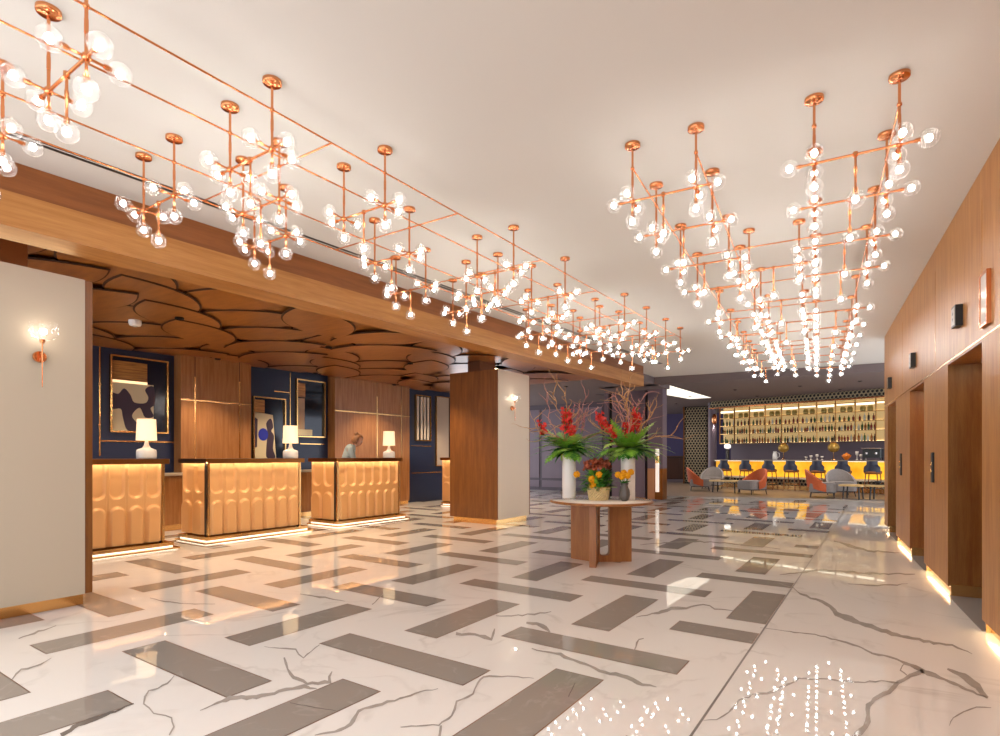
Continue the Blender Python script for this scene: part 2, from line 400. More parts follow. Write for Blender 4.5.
for i, (a, b) in enumerate(DOORS):
    dd = wroot(f'door_{i+1}', ['elevator doorway nearest the camera in the oak wall', 'middle elevator doorway in the oak wall', 'farthest elevator doorway in the oak wall'][i], 0, cat='door')
    mb = MB()
    mb.box(b, b + .02, -0.42, -0.002, 0.085, HZ); mb.box(a - .02, a, -0.42, -0.002, 0.085, HZ); mb.box(a, b, -0.42, -0.002, HZ - .02, HZ)
    mb.build('door_reveal', REVW, dd)
    mb = MB(); mb.box(b - .012, b + .02, -0.42, -0.02, 0, 0.105); mb.box(a - .02, a + .012, -0.42, -0.02, 0, .105); mb.build('reveal_base', BRASS, dd)
    mb = MB(); mb.box(a + .01, a + .1, -0.46, -0.36, 0, HZ - .02); mb.box(b - .1, b - .01, -0.46, -0.36, 0, HZ - .02); mb.box(a + .1, b - .1, -0.46, -0.36, HZ - .14, HZ - .02); mb.build('door_frame', BRASSD, dd)
    mid = (a + b) / 2
    for x0, x1 in ((a + .1, mid - .003), (mid + .003, b - .1)):
        mb = MB(); mb.box(x0, x1, -0.45, -0.42, 0.01, HZ - .14); mb.build('door_leaf', BRASSD, dd)
    mb = MB(); mb.box(mid - .2, mid + .2, -0.24, -0.2, HZ - .034, HZ - .02); mb.build('lintel_light', LEDC, dd)
    mb = MB(); mb.box(a, b, -0.46, 0.0, 0.0005, 0.003); mb.build('threshold', GREYT, dd)
    # lantern above
    t = thing('elevator_lantern', f'small black elevator lantern box above the {["nearest","middle","farthest"][i]} lift doorway', 'lift indicator', wl([.907, 3.33, 5.713][i], 0, 2.39), WROT, 'black lanterns above the lifts')
    mb = MB(); mb.box(-.075, .075, 0, .05, -.085, .085); mb.build('housing', BLACK, t)
    mb = MB(); mb.box(-.06, .06, .05, .053, -.07, .07); mb.build('display', plain('lantern_face', '#8a7b6a', .3), t)
    mb = MB(); mb.add([(-.025, .0545, .012), (.025, .0545, .012), (0, .0545, .045)], [(0, 1, 2)]); mb.add([(-.025, .0545, -.012), (0, .0545, -.045), (.025, .0545, -.012)], [(0, 1, 2)]); mb.build('arrow', BLACK, t)
for i, u in enumerate((2.129, 4.523)):
    t = thing('call_button_panel', ['slim black call button plate on oak pier between first and second lifts', 'slim black call button plate on oak pier between second and third lifts'][i], 'call panel', wl(u, 0, 1.135), WROT, 'lift call panels')
    mb = MB(); mb.rbox(-.05, .05, .0, .018, -.15, .15, .008); mb.build('plate', BLACK, t)
    for z in (.035, -.035):
        mb = MB(); st = 0; mb.lathe([(.016, 0), (.016, .008), (.012, .01)], n=14); mb.xf(Matrix.Translation((0, .018, z)) @ Matrix.Rotation(-pi / 2, 4, 'X')); mb.build('button', BRASS, t)
t = thing('wall_sign', 'copper framed white glass sign plate on oak wall above nearest lift', 'sign', wl(.10, 0, 2.335), WROT)
mb = MB()
mb.box(-.1, .1, 0, .026, -.185, -.17); mb.box(-.1, .1, 0, .026, .17, .185); mb.box(-.1, -.085, 0, .026, -.17, .17); mb.box(.085, .1, 0, .026, -.17, .17); mb.build('frame', COPPER, t)
mb = MB(); mb.box(-.085, .085, 0.0, .02, -.17, .17); mb.build('face', plain('sign_glass', '#e8e2dc', .08), t)

# ------------------------------------------------------------------ left cream wall end and column
def clad(name, label, x0, x1, y0, y1, top, cream_y0, base=True, kick=.05):
    o = thing(name, label, 'wall' if name.startswith('wall') else 'pillar', (0, 0, 0)); tag(o, kind='structure')
    mb = MB(); mb.box(x0, x1, y0, y1, .1, top); mb.build('core', COLW, o)
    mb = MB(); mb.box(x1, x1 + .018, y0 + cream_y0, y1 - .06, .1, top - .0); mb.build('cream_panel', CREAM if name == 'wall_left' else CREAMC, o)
    mb = MB(); mb.box(x0 + kick, x1 - kick, y0 + kick, y1 - kick, 0, .1); mb.build('base', BRASS, o)
    mb = MB(); mb.box(x0 + .2, x1 - .62, y0 + .3, y1 - .3, top, WC + .04); mb.build('neck', PETALD, o)
    mb = MB(); mb.box(x1 - .12, x1 - .1, y0 + .1, y1 - .1, top + .005, top + .03); mb.build('cove_strip', LED, o)
    return o
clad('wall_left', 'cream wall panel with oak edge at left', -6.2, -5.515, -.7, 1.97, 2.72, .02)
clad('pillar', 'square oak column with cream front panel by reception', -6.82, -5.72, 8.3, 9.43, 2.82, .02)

def sconce(loc, label):
    t = thing('wall_sconce', label, 'wall lamp', loc, 0, 'globe wall sconces')
    mb = MB(); mb.lathe([(.042, 0), (.045, .008), (.045, .028), (.04, .035)], n=24); mb.xf(Matrix.Rotation(pi / 2, 4, 'Y')); mb.build('backplate', COPPER, t)
    mb = MB(); mb.tube([(.03, 0, 0), (.075, 0, 0)], .008); mb.tube([(.075, 0, -.24), (.075, 0, .1)], [.003, .006]); mb.lathe([(.012, .1), (.018, .115), (.02, .13)], (.075, 0, 0), n=14); mb.build('stem', COPPER, t)
    mb = MB()
    n = 48; prof = [(.03, .12), (.07, .14), (.09, .18), (.092, .23), (.085, .26)]; v = []
    for r, z in prof:
        for k in range(n): a = 2 * pi * k / n; rr = r * (1 + (.05 if k % 2 else -.02)); v.append((.11 + rr * cos(a) * .8, rr * sin(a), z))
    mb.add(v, [(i * n + k, i * n + (k + 1) % n, (i + 1) * n + (k + 1) % n, (i + 1) * n + k) for i in range(len(prof) - 1) for k in range(n)], 0)
    mb.build('shade', GLASSR, t)
    mb = MB(); mb.ball((.095, 0, .19), .024, 12); mb.build('bulb', glow('sconce_bulb', (1, .86, .7), 36), t)
    return t
sconce((-5.497, 1.60, 2.03), 'copper wall sconce with ribbed glass shade on cream wall at left')
sconce((-5.702, 8.74, 2.14), 'copper wall sconce with ribbed glass shade on the oak column')

# ------------------------------------------------------------------ reception back wall
XN, XW = -10.5, -10.25
def yn(px): return onx(px, XN)
def yw(px): return onx(px, XW)
bw = MB(); bw.box(XN - .2, XN, -.7, 12.9, 0, WC + .04)
struct('wall_reception', bw, NAVY, 'navy lacquered wall behind the reception counters')
def zn(px, py): return zat(XN, yn(px), py)
WP = [(181, 251, (195, 239.5)), (335, 409.5, (377, 401.4))]
for i, (a, b, st) in enumerate(WP):
    o = thing(f'trim_{3+i}', ['oak wall panel with brass inlay behind middle counter', 'oak wall panel with brass inlay behind farther counter'][i], 'wall panel'); tag(o, kind='structure')
    mb = MB(); mb.box(XN, XW, yw(a), yw(b), .08, WC + .03); mb.build('oak_panel', WALN, o)
    mb = MB(); mb.box(XN, XW - .03, yw(a) + .02, yw(b) - .02, 0, .08); mb.build('base', BRASS, o)
    mb = MB()
    zz = zat(XW, yw((a + b) / 2), [402, 413.5][i])
    mb.box(XW, XW + .006, yw(a), yw(b), zz - .012, zz + .012)
    for s in st:
        mb.box(XW, XW + .006, yw(s) - .012, yw(s) + .012, zz - 1.1, zz + .42)
    mb.build('brass_inlay', BRASS, o)
    mb = MB()
    for s in st: mb.box(XW, XW + .003, yw(s) - .005, yw(s) + .005, zz + .42, WC)
    mb.build('groove', DARK, o)
BT = MB()
def bh(px0, px1, py): 
    z = zn((px0 + px1) / 2, py); BT.box(XN, XN + .012, yn(px0), yn(px1), z - .01, z + .01)
def bv(px, py0, py1):
    y = yn(px); BT.box(XN, XN + .012, y - .01, y + .01, zn(px, py1), zn(px, py0))
bv(99.5, 347, 456); bh(100, 173.7, 441.5); bv(290, 373, 425); bh(274, 290, 392); bh(300, 324, 444); bh(410.6, 431, 446); bh(411.6, 441, 472.5)
struct('trim_5', BT, BRASS, 'thin brass inlay lines on the navy reception wall', cat='trim')
def framed(name, label, cat, px0, px1, py0, py1, wf=.05):
    y0, y1 = yn(px0), yn(px1); pm = (px0 + px1) / 2; z1, z0 = zn(pm, py0), zn(pm, py1)
    t = thing(name, label, cat, (XN, (y0 + y1) / 2, z0), 0)
    w, h = (y1 - y0) / 2, z1 - z0
    mb = MB(); mb.box(0, .06, -w, -w + wf, 0, h); mb.box(0, .06, w - wf, w, 0, h); mb.box(0, .06, -w + wf, w - wf, 0, wf); mb.box(0, .06, -w + wf, w - wf, h - wf, h)
    mb.build('frame', BRASS, t)
    return t, w - wf, h - 2 * wf, wf
def patch(t, name, pts, w, h, z0, mat, lift=.02):         # flat shape on the picture, pts in 0..1
    mb = MB(); n = len(pts)
    v = [(x_, -w + 2 * w * u, z0 + h * q) for x_ in (.012, .012 + lift) for u, q in pts]
    mb.add(v, [tuple(reversed(range(n))), tuple(range(n, 2 * n))]); mb.add(v, [(i, (i + 1) % n, n + (i + 1) % n, n + i) for i in range(n)])
    return mb.build(name, mat, t)
def smoothpoly(pts, k=4):
    out = []; n = len(pts)
    for i in range(n):
        p0, p1, p2, p3 = [pts[(i + q) % n] for q in (-1, 0, 1, 2)]
        for a in range(k):
            s = a / k
            out.append(tuple(.5 * (2 * p1[c] + (p2[c] - p0[c]) * s + (2 * p0[c] - 5 * p1[c] + 4 * p2[c] - p3[c]) * s * s + (3 * p1[c] - p0[c] - 3 * p2[c] + p3[c]) * s ** 3) for c in (0, 1)))
    return out
ARTB = plain('art_beige', '#d8cdae', .5); ARTP = plain('art_purple', '#3d3046', .5); SLAT = wood('art_slats', '#6b3f16', '#c08a45', sc=(2, 1, 22))
BLUE = plain('art_blue', '#2433b0', .5); NAVYD = plain('navy_dark', '#101a30', .12)
t, w, h, z0 = framed('framed_artwork', 'brass framed abstract picture with purple blots behind left counter', 'picture', 109, 167, 358, 433, .026)  # mirror whose reflection is painted as flat coloured patches
patch(t, 'backing', [(0, 0), (1, 0), (1, 1), (0, 1)], w, h, z0, NAVYD, .004)
patch(t, 'beige_field', [(0, 0), (.76, 0), (.76, .66), (0, .66)], w, h, z0, ARTB, .008)
patch(t, 'timber_field', [(0, .68), (.64, .68), (.64, .95), (0, .95)], w, h, z0, SLAT, .008)
patch(t, 'light_line', [(0, .655), (.64, .655), (.64, .69), (0, .69)], w, h, z0, glow('picture_light', (1, .72, .4), 1.0), .012)  # glowing strip imitates a light reflected in the mirror
patch(t, 'purple_blot', smoothpoly([(0, .3), (0, .5), (.12, .5), (.22, .58), (.33, .5), (.4, .4), (.6, .4), (.66, .48), (.6, .58), (.68, .64), (.77, .62), (.78, .4), (.7, .33), (.76, .22), (.6, .2), (.5, .33), (.36, .22), (.45, .12), (.55, .1), (.52, .01), (.28, .01), (.2, .18), (.16, .3)]), w, h, z0, ARTP, .012)
t, w, h, z0 = framed('framed_artwork', 'tall brass framed abstract picture with blue disc behind middle counter', 'picture', 252, 284.5, 397.5, 462, .026)  # second mirror, reflection likewise painted in patches
patch(t, 'backing', [(0, 0), (1, 0), (1, 1), (0, 1)], w, h, z0, NAVYD, .004)
patch(t, 'timber_field', [(0, .76), (.35, .76), (.35, .97), (0, .97)], w, h, z0, SLAT, .008)
patch(t, 'beige_field', [(0, 0), (.74, 0), (.62, .74), (0, .78)], w, h, z0, ARTB, .008)
patch(t, 'purple_blot', smoothpoly([(.42, .05), (.4, .2), (.44, .45), (.4, .6), (.55, .68), (.63, .55), (.56, .48), (.66, .4), (.62, .2), (.7, .05)]), w, h, z0, ARTP, .012)
patch(t, 'blue_disc', [(.3 + .16 * cos(a * pi / 9), .42 + .1 * sin(a * pi / 9)) for a in range(18)], w, h, z0, BLUE, .014)
patch(t, 'dark_edge', [(0, .2), (.1, .22), (.12, .66), (0, .7)], w, h, z0, ARTP, .012)
t, w, h, z0 = framed('framed_mirror', 'brass framed dark mirror on navy wall beside the oak panel', 'mirror', 295.3, 324, 380.5, 437.4, .026)
patch(t, 'mirror_glass', [(0, 0), (1, 0), (1, 1), (0, 1)], w, h, z0, plain('mirror_dark', '#1a2230', .06, .3), .006)
patch(t, 'timber_field', [(0, .7), (.3, .7), (.3, .95), (0, .95)], w, h, z0, SLAT, .01)  # reflected shapes painted onto the mirror glass
patch(t, 'pale_strip', [(.04, .12), (.28, .12), (.28, .68), (.04, .68)], w, h, z0, plain('pale_strip', '#b59c83', .5), .01)
patch(t, 'pale_box', [(.05, .01), (.56, .01), (.56, .12), (.05, .12)], w, h, z0, ARTB, .012)
t, w, h, z0 = framed('framed_screen', 'narrow framed opening with white upright bars on navy wall', 'window', 414.3, 429.6, 395.5, 441, .022)
patch(t, 'backing', [(0, 0), (1, 0), (1, 1), (0, 1)], w, h, z0, plain('screen_dark', '#2c2420', .4), .004)
for u in (.08, .33, .56, .8): patch(t, 'upright_bar', [(u, .01), (u + .13, .01), (u + .13, .98), (u, .98)], w, h, z0, plain('bar_white', '#cfc2b4', .4), .03)
t, w, h, z0 = framed('wall_panel', 'tall beige fabric panel on navy wall beside the column', 'wall panel', 435, 450, 397, 466, .02)
patch(t, 'fabric', [(0, 0), (.86, 0), (.86, 1), (0, 1)], w, h, z0, plain('beige_fabric', '#b8a795', .8), .03)
patch(t, 'dark_edge', [(.88, 0), (1, 0), (1, 1), (.88, 1)], w, h, z0, BLACK, .03)
# low cupboards behind the counters
for i, (a, b) in enumerate(((3.6, 5.6), (6.4, 8.2))):
    t = thing('low_cupboard', ['low oak cupboard with stone top between left and middle counters', 'low oak cupboard with stone top behind the middle counter'][i], 'cupboard', (XW + .02 if 0 else -10.22, (a + b) / 2, 0))
    hw = (b - a) / 2
    mb = MB(); mb.box(0, .42, -hw, hw, .1, .92); mb.build('carcass', WALN, t)
    mb = MB(); mb.box(.0, .38, -hw + .02, hw - .02, 0, .1); mb.build('plinth', BRASS, t)
    mb = MB(); mb.box(0, .45, -hw - .01, hw + .01, .92, .96); mb.build('top', CREAM, t)
    for k in range(3):
        y0 = -hw + k * 2 * hw / 3
        mb = MB(); mb.box(.42, .438, y0 + .01, y0 + 2 * hw / 3 - .01, .12, .9); d = mb.build('door', WALN, t)
        mb = MB(); mb.tube([(.455, y0 + .08, .55), (.455, y0 + .08, .8)], .008); mb.box(.438, .456, y0 + .075, y0 + .085, .57, .58); mb.box(.438, .456, y0 + .075, y0 + .085, .77, .78); mb.build('handle', BRASSD, d)

# ------------------------------------------------------------------ reception counters
CL, CD, CH = 1.55, 0.74, 1.19
def front_height(u, z, n, W_):                 # relief of the gilded arches: metres outward at (u across, z up)
    cw = W_ / n; k = min(n - 1, int(u / cw)); x = (u - (k + .5) * cw); r = cw * .44
    def pill(z0, up):                            # signed distance inside pill with round end
        if up: dz = z - z0
        else: dz = z0 - z
        # round end centred at z0
        return r - hypot(x, dz) if dz < 0 else r - abs(x)
    sm = lambda d: 0 if d <= 0 else (1 if d > .03 else (d / .03) ** 2 * (3 - 2 * d / .03))
    zu, zl = .74 + r * .0, .50
    hgt = 0.0
    d = pill(.70 + r, True)
    if d > 0:
        hgt -= .042 * sm(d)
    d = pill(.612 - r, False)
    if d > 0: hgt += .036 * sm(d)
    if abs(abs(x) - cw / 2) < .006: hgt -= .012
    return hgt
def arch_mesh(n, W_, name):
    mb = MB(); z0, z1 = .12, 1.15; nu = n * 22; nz = 76
    mb.grid(lambda a, b: (front_height(a * W_, z0 + b * (z1 - z0), n, W_), a * W_ - W_ / 2, z0 + b * (z1 - z0)), nu, nz)
    return mb.mesh(name, LEATHER)
FM = arch_mesh(7, CL - .06, 'front_panel'); SMH = arch_mesh(2, CD - .1, 'side_panel')
def counter(x, y, label, first=None):
    if first: return dup(first, (x, y, 0), 0, label)
    t = thing('reception_counter', label, 'reception counter', (x, y, 0), 0, 'reception counters')
    # local: front at x=0, back at -CD, y along 0..CL
    mb = MB(); mb.box(-CD + .01, -.06, .06, CL - .06, .1, CH - .03); mb.build('body', LEATHD, t)
    link('front_panel', FM, t, (-.005, CL / 2, 0))
    link('side_panel', SMH, t, (-CD / 2 - .04, .005, 0), -pi / 2)
    link('side_panel', SMH, t, (-CD / 2 - .04, CL - .005, 0), pi / 2)
    for yy in (0, CL - .03):
        mb = MB(); mb.box(-.03, .004, yy, yy + .03, .1, CH - .03); mb.build('corner_trim', BRASS, t)
    for yy in (.0, CL - .03):
        mb = MB(); mb.box(-.085, -.031, yy + .0, yy + .03, .1, CH - .03); mb.build('edge_post', DARK, t)
    mb = MB(); mb.rbox(-CD - .02, .055, -.045, CL + .045, CH - .03, CH + .022, .015); mb.box(.045, .055, -.03, CL + .03, CH - .046, CH - .03); mb.box(-CD, .04, -.045, -.037, CH - .046, CH - .03); mb.box(-CD, .04, CL + .037, CL + .045, CH - .046, CH - .03); mb.build('countertop', BRASSD, t)
    mb = MB(); mb.box(.03, .04, .04, CL - .04, CH - .04, CH - .031); mb.box(-CD + .05, -.05, -.033, -.023, CH - .04, CH - .031); mb.box(-CD + .05, -.05, CL + .023, CL + .033, CH - .04, CH - .031); mb.build('light_strip', LEDC, t)
    mb = MB(); mb.box(-CD + .05, .10, -.07, CL + .07, .055, .1); mb.build('upper_plinth', BRASS, t)
    mb = MB(); mb.box(-CD + .05, .17, -.12, CL + .12, .012, .035); mb.build('lower_plinth', BRASS, t)
    mb = MB(); mb.box(.085, .1, -.05, CL + .05, .036, .052); mb.box(-CD + .1, .085, -.065, -.05, .036, .052); mb.box(-CD + .1, .085, CL + .05, CL + .065, .036, .052); mb.build('plinth_light', LEDW, t)
    mb = MB(); mb.box(-CD + .06, .15, -.1, CL + .1, 0.004, .0119); mb.build('floor_light', LEDW, t)
    return t
c0 = counter(-7.95, 2.12, 'gilded arch-fronted reception counter at left, behind the cream wall end')
counter(-7.95, 4.25, 'gilded arch-fronted reception counter in the middle of the row', c0)
counter(-7.95, 6.55, 'gilded arch-fronted reception counter with a receptionist behind it', c0)
counter(-8.45, 10.85, 'gilded arch-fronted reception counter mostly hidden behind the oak column', c0)
SHADE = glow('lamp_shade', (1.0, .8, .52), .56)
def table_lamp(px, X, label, s):
    y = onx(px, X)
    t = thing('table_lamp', label, 'table lamp', (X, y, CH + .022), 0, 'white lamps on the reception counters')
    mb = MB(); mb.lathe([(.0, 0), (.115, 0), (.12, .02), (.12, .1), (.112, .125), (.05, .15), (.03, .19), (.02, .24), (.016, .25)], n=28, caps=False); o = mb.build('base', WHITE, t)
    mb = MB(); mb.tube([(0, 0, .24), (0, 0, .36)], .008); mb.build('neck', BRASS, t)
    mb = MB(); mb.lathe([(.124, .25), (.112, .54)], n=32, caps=False); mb.lathe([(.120, .252), (.108, .538)], n=32, caps=False); mb.build('shade', SHADE, t)
    t.scale = (s, s, s)
    return t
table_lamp(146.5, -8.3, 'white table lamp with lit drum shade on the left counter', 1.0)
table_lamp(290.5, -8.3, 'white table lamp with lit drum shade on the middle counter', 1.02)
table_lamp(389, -8.3, 'white table lamp with lit drum shade beside the receptionist', 1.0)
# downlights in the timber ceiling
for i, (x, y) in enumerate(((-9.4, 3.2), (-9.4, 5.2), (-9.4, 7.2), (-9.4, 9.4), (-9.4, 11.6), (-7.0, 3.4), (-7.0, 5.6), (-7.0, 7.4), (-7.0, 11.0))):
    t = thing('downlight', f'tiny recessed downlight in timber ceiling, {ORD[i]} {"over the wall side" if i < 5 else "over the front side"}', 'downlight', (x, y, WC - .16), 0, 'downlights in the timber ceiling')
    mb = MB(); mb.lathe([(.05, 0), (.05, .02), (.035, .02), (.035, .004)], n=18, caps=False); mb.build('ring', BLACK, t)
    lamp('downlight_beam', 'SPOT', (x, y, WC - .17), 130, (1, .76, .5), .04, angle=2.0)
t = thing('smoke_detector', 'small white smoke detector on timber ceiling near the cream wall', 'smoke detector', (-8.0, 4.2, WC - .07))
p = at(135, 322, WC - .15); t.location = (p.x, p.y, WC - .15)
mb = MB(); mb.lathe([(.03, -.05), (.06, -.045), (.07, -.02), (.07, 0.02)], n=20); mb.build('housing', WHITE, t)
mb = MB(); mb.lathe([(.02, -.06), (.03, -.05)], n=14); mb.build('sensor', plain('sensor_grey', '#bdb8b2', .4), t)

# ------------------------------------------------------------------ pendants
HUB, TUBE, MIDZ = 2.925 - H, 3.14 - H, 2.675 - H
SP, ARM, GR = 0.40, 0.127, 0.049
def globe_mesh():
    mb = MB(); mb.ball((0, 0, 0), GR, 20); return mb.mesh('globe', GLASS)
def fil_mesh():
    mb = MB(); mb.ball((0, 0, 0), (.0175, .0175, .02), 10); return mb.mesh('filament', BULB)
GM, FIM = globe_mesh(), fil_mesh()
def make_pendant():
    t = thing('pendant_light', 'x', 'pendant light', (0, 0, H), 0)
    for sx in (-1, 1):
        x = sx * SP / 2
        mb = MB(); mb.lathe([(.0, -.022), (.047, -.022), (.05, -.018), (.05, 0)], (x, 0, 0), n=24, caps=False); mb.build('canopy', COPPER, t)
        mb = MB(); mb.tube([(x, 0, -.03), (x, 0, HUB)], .0072, 10); mb.lathe([(.009, -.01), (.0125, -.006), (.0125, .006), (.009, .01)], (x, 0, TUBE), n=14); mb.lathe([(.0085, -.03), (.0085, .03)], (x, 0, HUB + .13), n=12); mb.build('stem', COPPER, t)
        mb = MB(); mb.tube([(x, -ARM + GR * .75, HUB), (x, ARM - GR * .75, HUB)], .0062, 10); mb.lathe([(.014, -.014), (.018, -.006), (.018, .006), (.014, .014)], (x, 0, HUB), n=16)
        for sy in (-1, 1): mb.tube([(x, sy * (ARM - GR * 1.25), HUB), (x, sy * (ARM - GR * .7), HUB)], .0115, 12)
        mb.build('cross_arm', COPPER, t)
        mb = MB(); mb.tube([(x, 0, HUB), (x, 0, HUB - .135 + GR * .75)], .0062, 10); mb.tube([(x, 0, HUB - .135 + GR * 1.25), (x, 0, HUB - .135 + GR * .7)], .0115, 12); mb.build('drop_rod', COPPER, t)
    mb = MB(); mb.tube([(-SP / 2 - ARM + GR * .75, 0, HUB), (SP / 2 + ARM - GR * .75, 0, HUB)], .0072, 10)
    for sx in (-1, 1): mb.tube([(sx * (SP / 2 + ARM - GR * 1.25), 0, HUB), (sx * (SP / 2 + ARM - GR * .7), 0, HUB)], .0115, 12)
    mb.lathe([(.013, -.012), (.013, .012)], (0, 0, HUB), n=14); mb.build('crossbar', COPPER, t)
    mb = MB(); mb.tube([(0, 0, HUB), (0, 0, MIDZ + GR * .75)], .0062, 10); mb.tube([(0, 0, MIDZ + GR * 1.25), (0, 0, MIDZ + GR * .7)], .0115, 12); mb.tube([(0, 0, HUB - .07), (0, 0, HUB - .1)], .009, 12); mb.build('drop_rod', COPPER, t)
    pos = [(0, 0, MIDZ)]
    for sx in (-1, 1):
        x = sx * SP / 2
        pos += [(x, ARM, HUB), (x, -ARM, HUB), (x + sx * ARM, 0, HUB), (x, 0, HUB - .135)]
    for p in pos:
        g = link('globe', GM, t, p); link('filament', FIM, g)
    return t
pend0 = None; count = 0
def place(x, y, rz, label, group):
    global pend0
    if pend0 is None: pend0 = make_pendant(); o = pend0; o.location = (x, y, H); o.rotation_euler = (0, 0, rz); o['label'] = label
    else: o = dup(pend0, (x, y, H), rz, label)
    o['group'] = group; return o
GL, GRT = 'pendants of the left cluster', 'pendants of the right cluster'
def lx(y): return 0.0125 * (y - 1.8)
L2 = [.96, 1.82, 2.65, 4.20, 5.16, 6.73, 7.5, 8.3, 9.0]
L1 = [.95, 1.79, 2.6, 4.16, 5.07, 6.66, 7.5, 8.3]
LM = [2.2, 3.4, 4.67, 5.9, 7.08, 8.75]
for i, y in enumerate(L2): place(-2.95 + lx(y), y, 0.02, f'copper nine-globe pendant, {ORD[i]} from camera in left cluster row farthest from the bulkhead', GL)
for i, y in enumerate(L1): place(-3.96 + lx(y) - (.03 if i == 0 else 0), y, 0.02, f'copper nine-globe pendant, {ORD[i]} from camera in left cluster row beside the oak bulkhead', GL)
for i, y in enumerate(LM): place(-3.45 + lx(y), y, 0.02, f'copper nine-globe pendant, {ORD[i]} from camera in middle row of the left cluster', GL)
RR = 0.0857
def rx(x0, y): return x0 - 0.083 * (y - 3.6)
R2 = [3.68, 4.31, 5.14, 5.95, 7.52, 8.46, 9.2, 9.94, 10.75, 11.5, 12.3]
R1 = [3.55, 4.17, 5.03, 5.83, 7.28, 8.3, 9.1, 9.9, 10.75, 11.67]
RM = [5.48, 6.68, 7.83, 9.52, 10.33, 11.12]
for i, y in enumerate(R2): place(rx(-.115, y), y, RR, f'copper nine-globe pendant, {ORD[i]} from camera in right cluster row beside the elevator wall', GRT)
for i, y in enumerate(R1): place(rx(-1.16, y), y, RR, f'copper nine-globe pendant, {ORD[i]} from camera in right cluster row farthest from elevator wall', GRT)
for i, y in enumerate(RM): place(rx(-.64, y), y, RR, f'copper nine-globe pendant, {ORD[i]} from camera in middle row of the right cluster', GRT)
TR = .0055
def pipe(a, b, label, group):
    mb = MB(); mb.tube([a, b], TR, 10); n = max(1, int((Vector(b) - Vector(a)).length / 1.6))
    o = mb.build('copper_pipe', COPPER); tag(o, label, 'pipe', group); return o
TZ = 3.14
for nm, x, ya, yb in (('first', -4.16, -.6, 8.4), ('second', -3.76, -.6, 8.4), ('third', -3.15, -.6, 9.1), ('fourth', -2.75, -.6, 9.1)):
    pipe((x + lx(ya), ya, TZ), (x + lx(yb), yb, TZ), f'long copper ceiling pipe of the left cluster, {nm} from the oak bulkhead', 'long pipes of the left cluster')
for i, y in enumerate(LM):
    pipe((-4.16 + lx(y), y - .01, TZ), (-2.75 + lx(y), y + .02, TZ), f'short copper cross pipe over the left cluster middle row, {ORD[i]} from camera', 'cross pipes of the left cluster')
for nm, x0, ya, yb in (('first', .085, 3.69, 12.32), ('second', -.315, 3.67, 12.3), ('third', -.96, 3.57, 11.69), ('fourth', -1.36, 3.53, 11.65)):
    pipe((rx(x0, ya), ya, TZ), (rx(x0, yb), yb, TZ), f'long copper ceiling pipe of the right cluster, {nm} from the elevator wall', 'long pipes of the right cluster')
for i, y in enumerate(RM):
    pipe((rx(-1.36, y) , y - .06, TZ), (rx(.085, y), y + .064, TZ), f'short copper cross pipe over the right cluster middle row, {ORD[i]} from camera', 'cross pipes of the right cluster')

# ------------------------------------------------------------------ centre table and flowers
TC = at(601, 562, 0); TH = .735
t = thing('round_table', 'round oak pedestal table with pale stone top and flowers', 'table', (TC.x, TC.y, 0))
mb = MB(); n = 64
mb.lathe([(0, TH - .035), (.57, TH - .035), (.6, TH - .028), (.6, TH - .008), (.592, TH - .004), (0, TH - .004)], n=n, caps=False); mb.build('tabletop', TABLEW, t)
mb = MB(); mb.lathe([(0, TH - .004), (.575, TH - .004), (.575, TH), (0, TH)], n=n, caps=False); mb.build('stone_inset', marble('table_stone', '#efe2d2', '#cbbba8', .4, .1, 3), t)
# three radiating planks
def plank(ang, r0, r1, cut):
    mb = MB(); th = .038
    if cut:
        c0, c1, zb, zt, r = r0 + .015, r0 + .13, .075, TH - .075, .04
        hole = []
        for cx, cz, a0 in ((c1 - r, zt - r, 0), (c0 + r, zt - r, pi / 2), (c0 + r, zb + r, pi), (c1 - r, zb + r, 1.5 * pi)):
            for k in range(5): a = a0 + pi / 2 * k / 4; hole.append((cx + r * cos(a), cz + r * sin(a)))
        outer = []
        for k in range(20):
            x, z = hole[k]
            q = k // 5
            outer.append([(r1, TH - .036), (r0, TH - .036), (r0, 0), (r1, 0)][q])
        for side in (-1, 1):
            v = [(x, side * th, z) for x, z in hole] + [(x, side * th, z) for x, z in outer]
            fs = [(k, (k + 1) % 20, 20 + (k + 1) % 20, 20 + k) for k in range(20)]
            mb.add(v, fs if side > 0 else [f[::-1] for f in fs])
        v = [(x, -th, z) for x, z in hole] + [(x, th, z) for x, z in hole]
        mb.add(v, [(k, (k + 1) % 20, 20 + (k + 1) % 20, 20 + k) for k in range(20)])
        v = [(x, y, z) for y in (-th, th) for x, z in ((r0, 0), (r1, 0), (r1, TH - .036), (r0, TH - .036))]
        mb.add(v, [(0, 1, 5, 4), (1, 2, 6, 5), (2, 3, 7, 6), (3, 0, 4, 7)])
    else: mb.box(r0, r1, -th, th, 0, TH - .036)
    mb.xf(Matrix.Translation(LO) @ Matrix.Rotation(ang, 4, 'Z')); mb.build('leg', TABLEW, t)
LO = at(595.5, 561.5, 0) - TC; near = at(592.5, 568, 0) - TC - LO; a0 = atan2(near.y, near.x)
plank(a0, 0.0, .38, False)
plank(a0 + 2 * pi / 3 - .2, .03, .425, True)
plank(a0 - 2 * pi / 3, .03, .335, False)

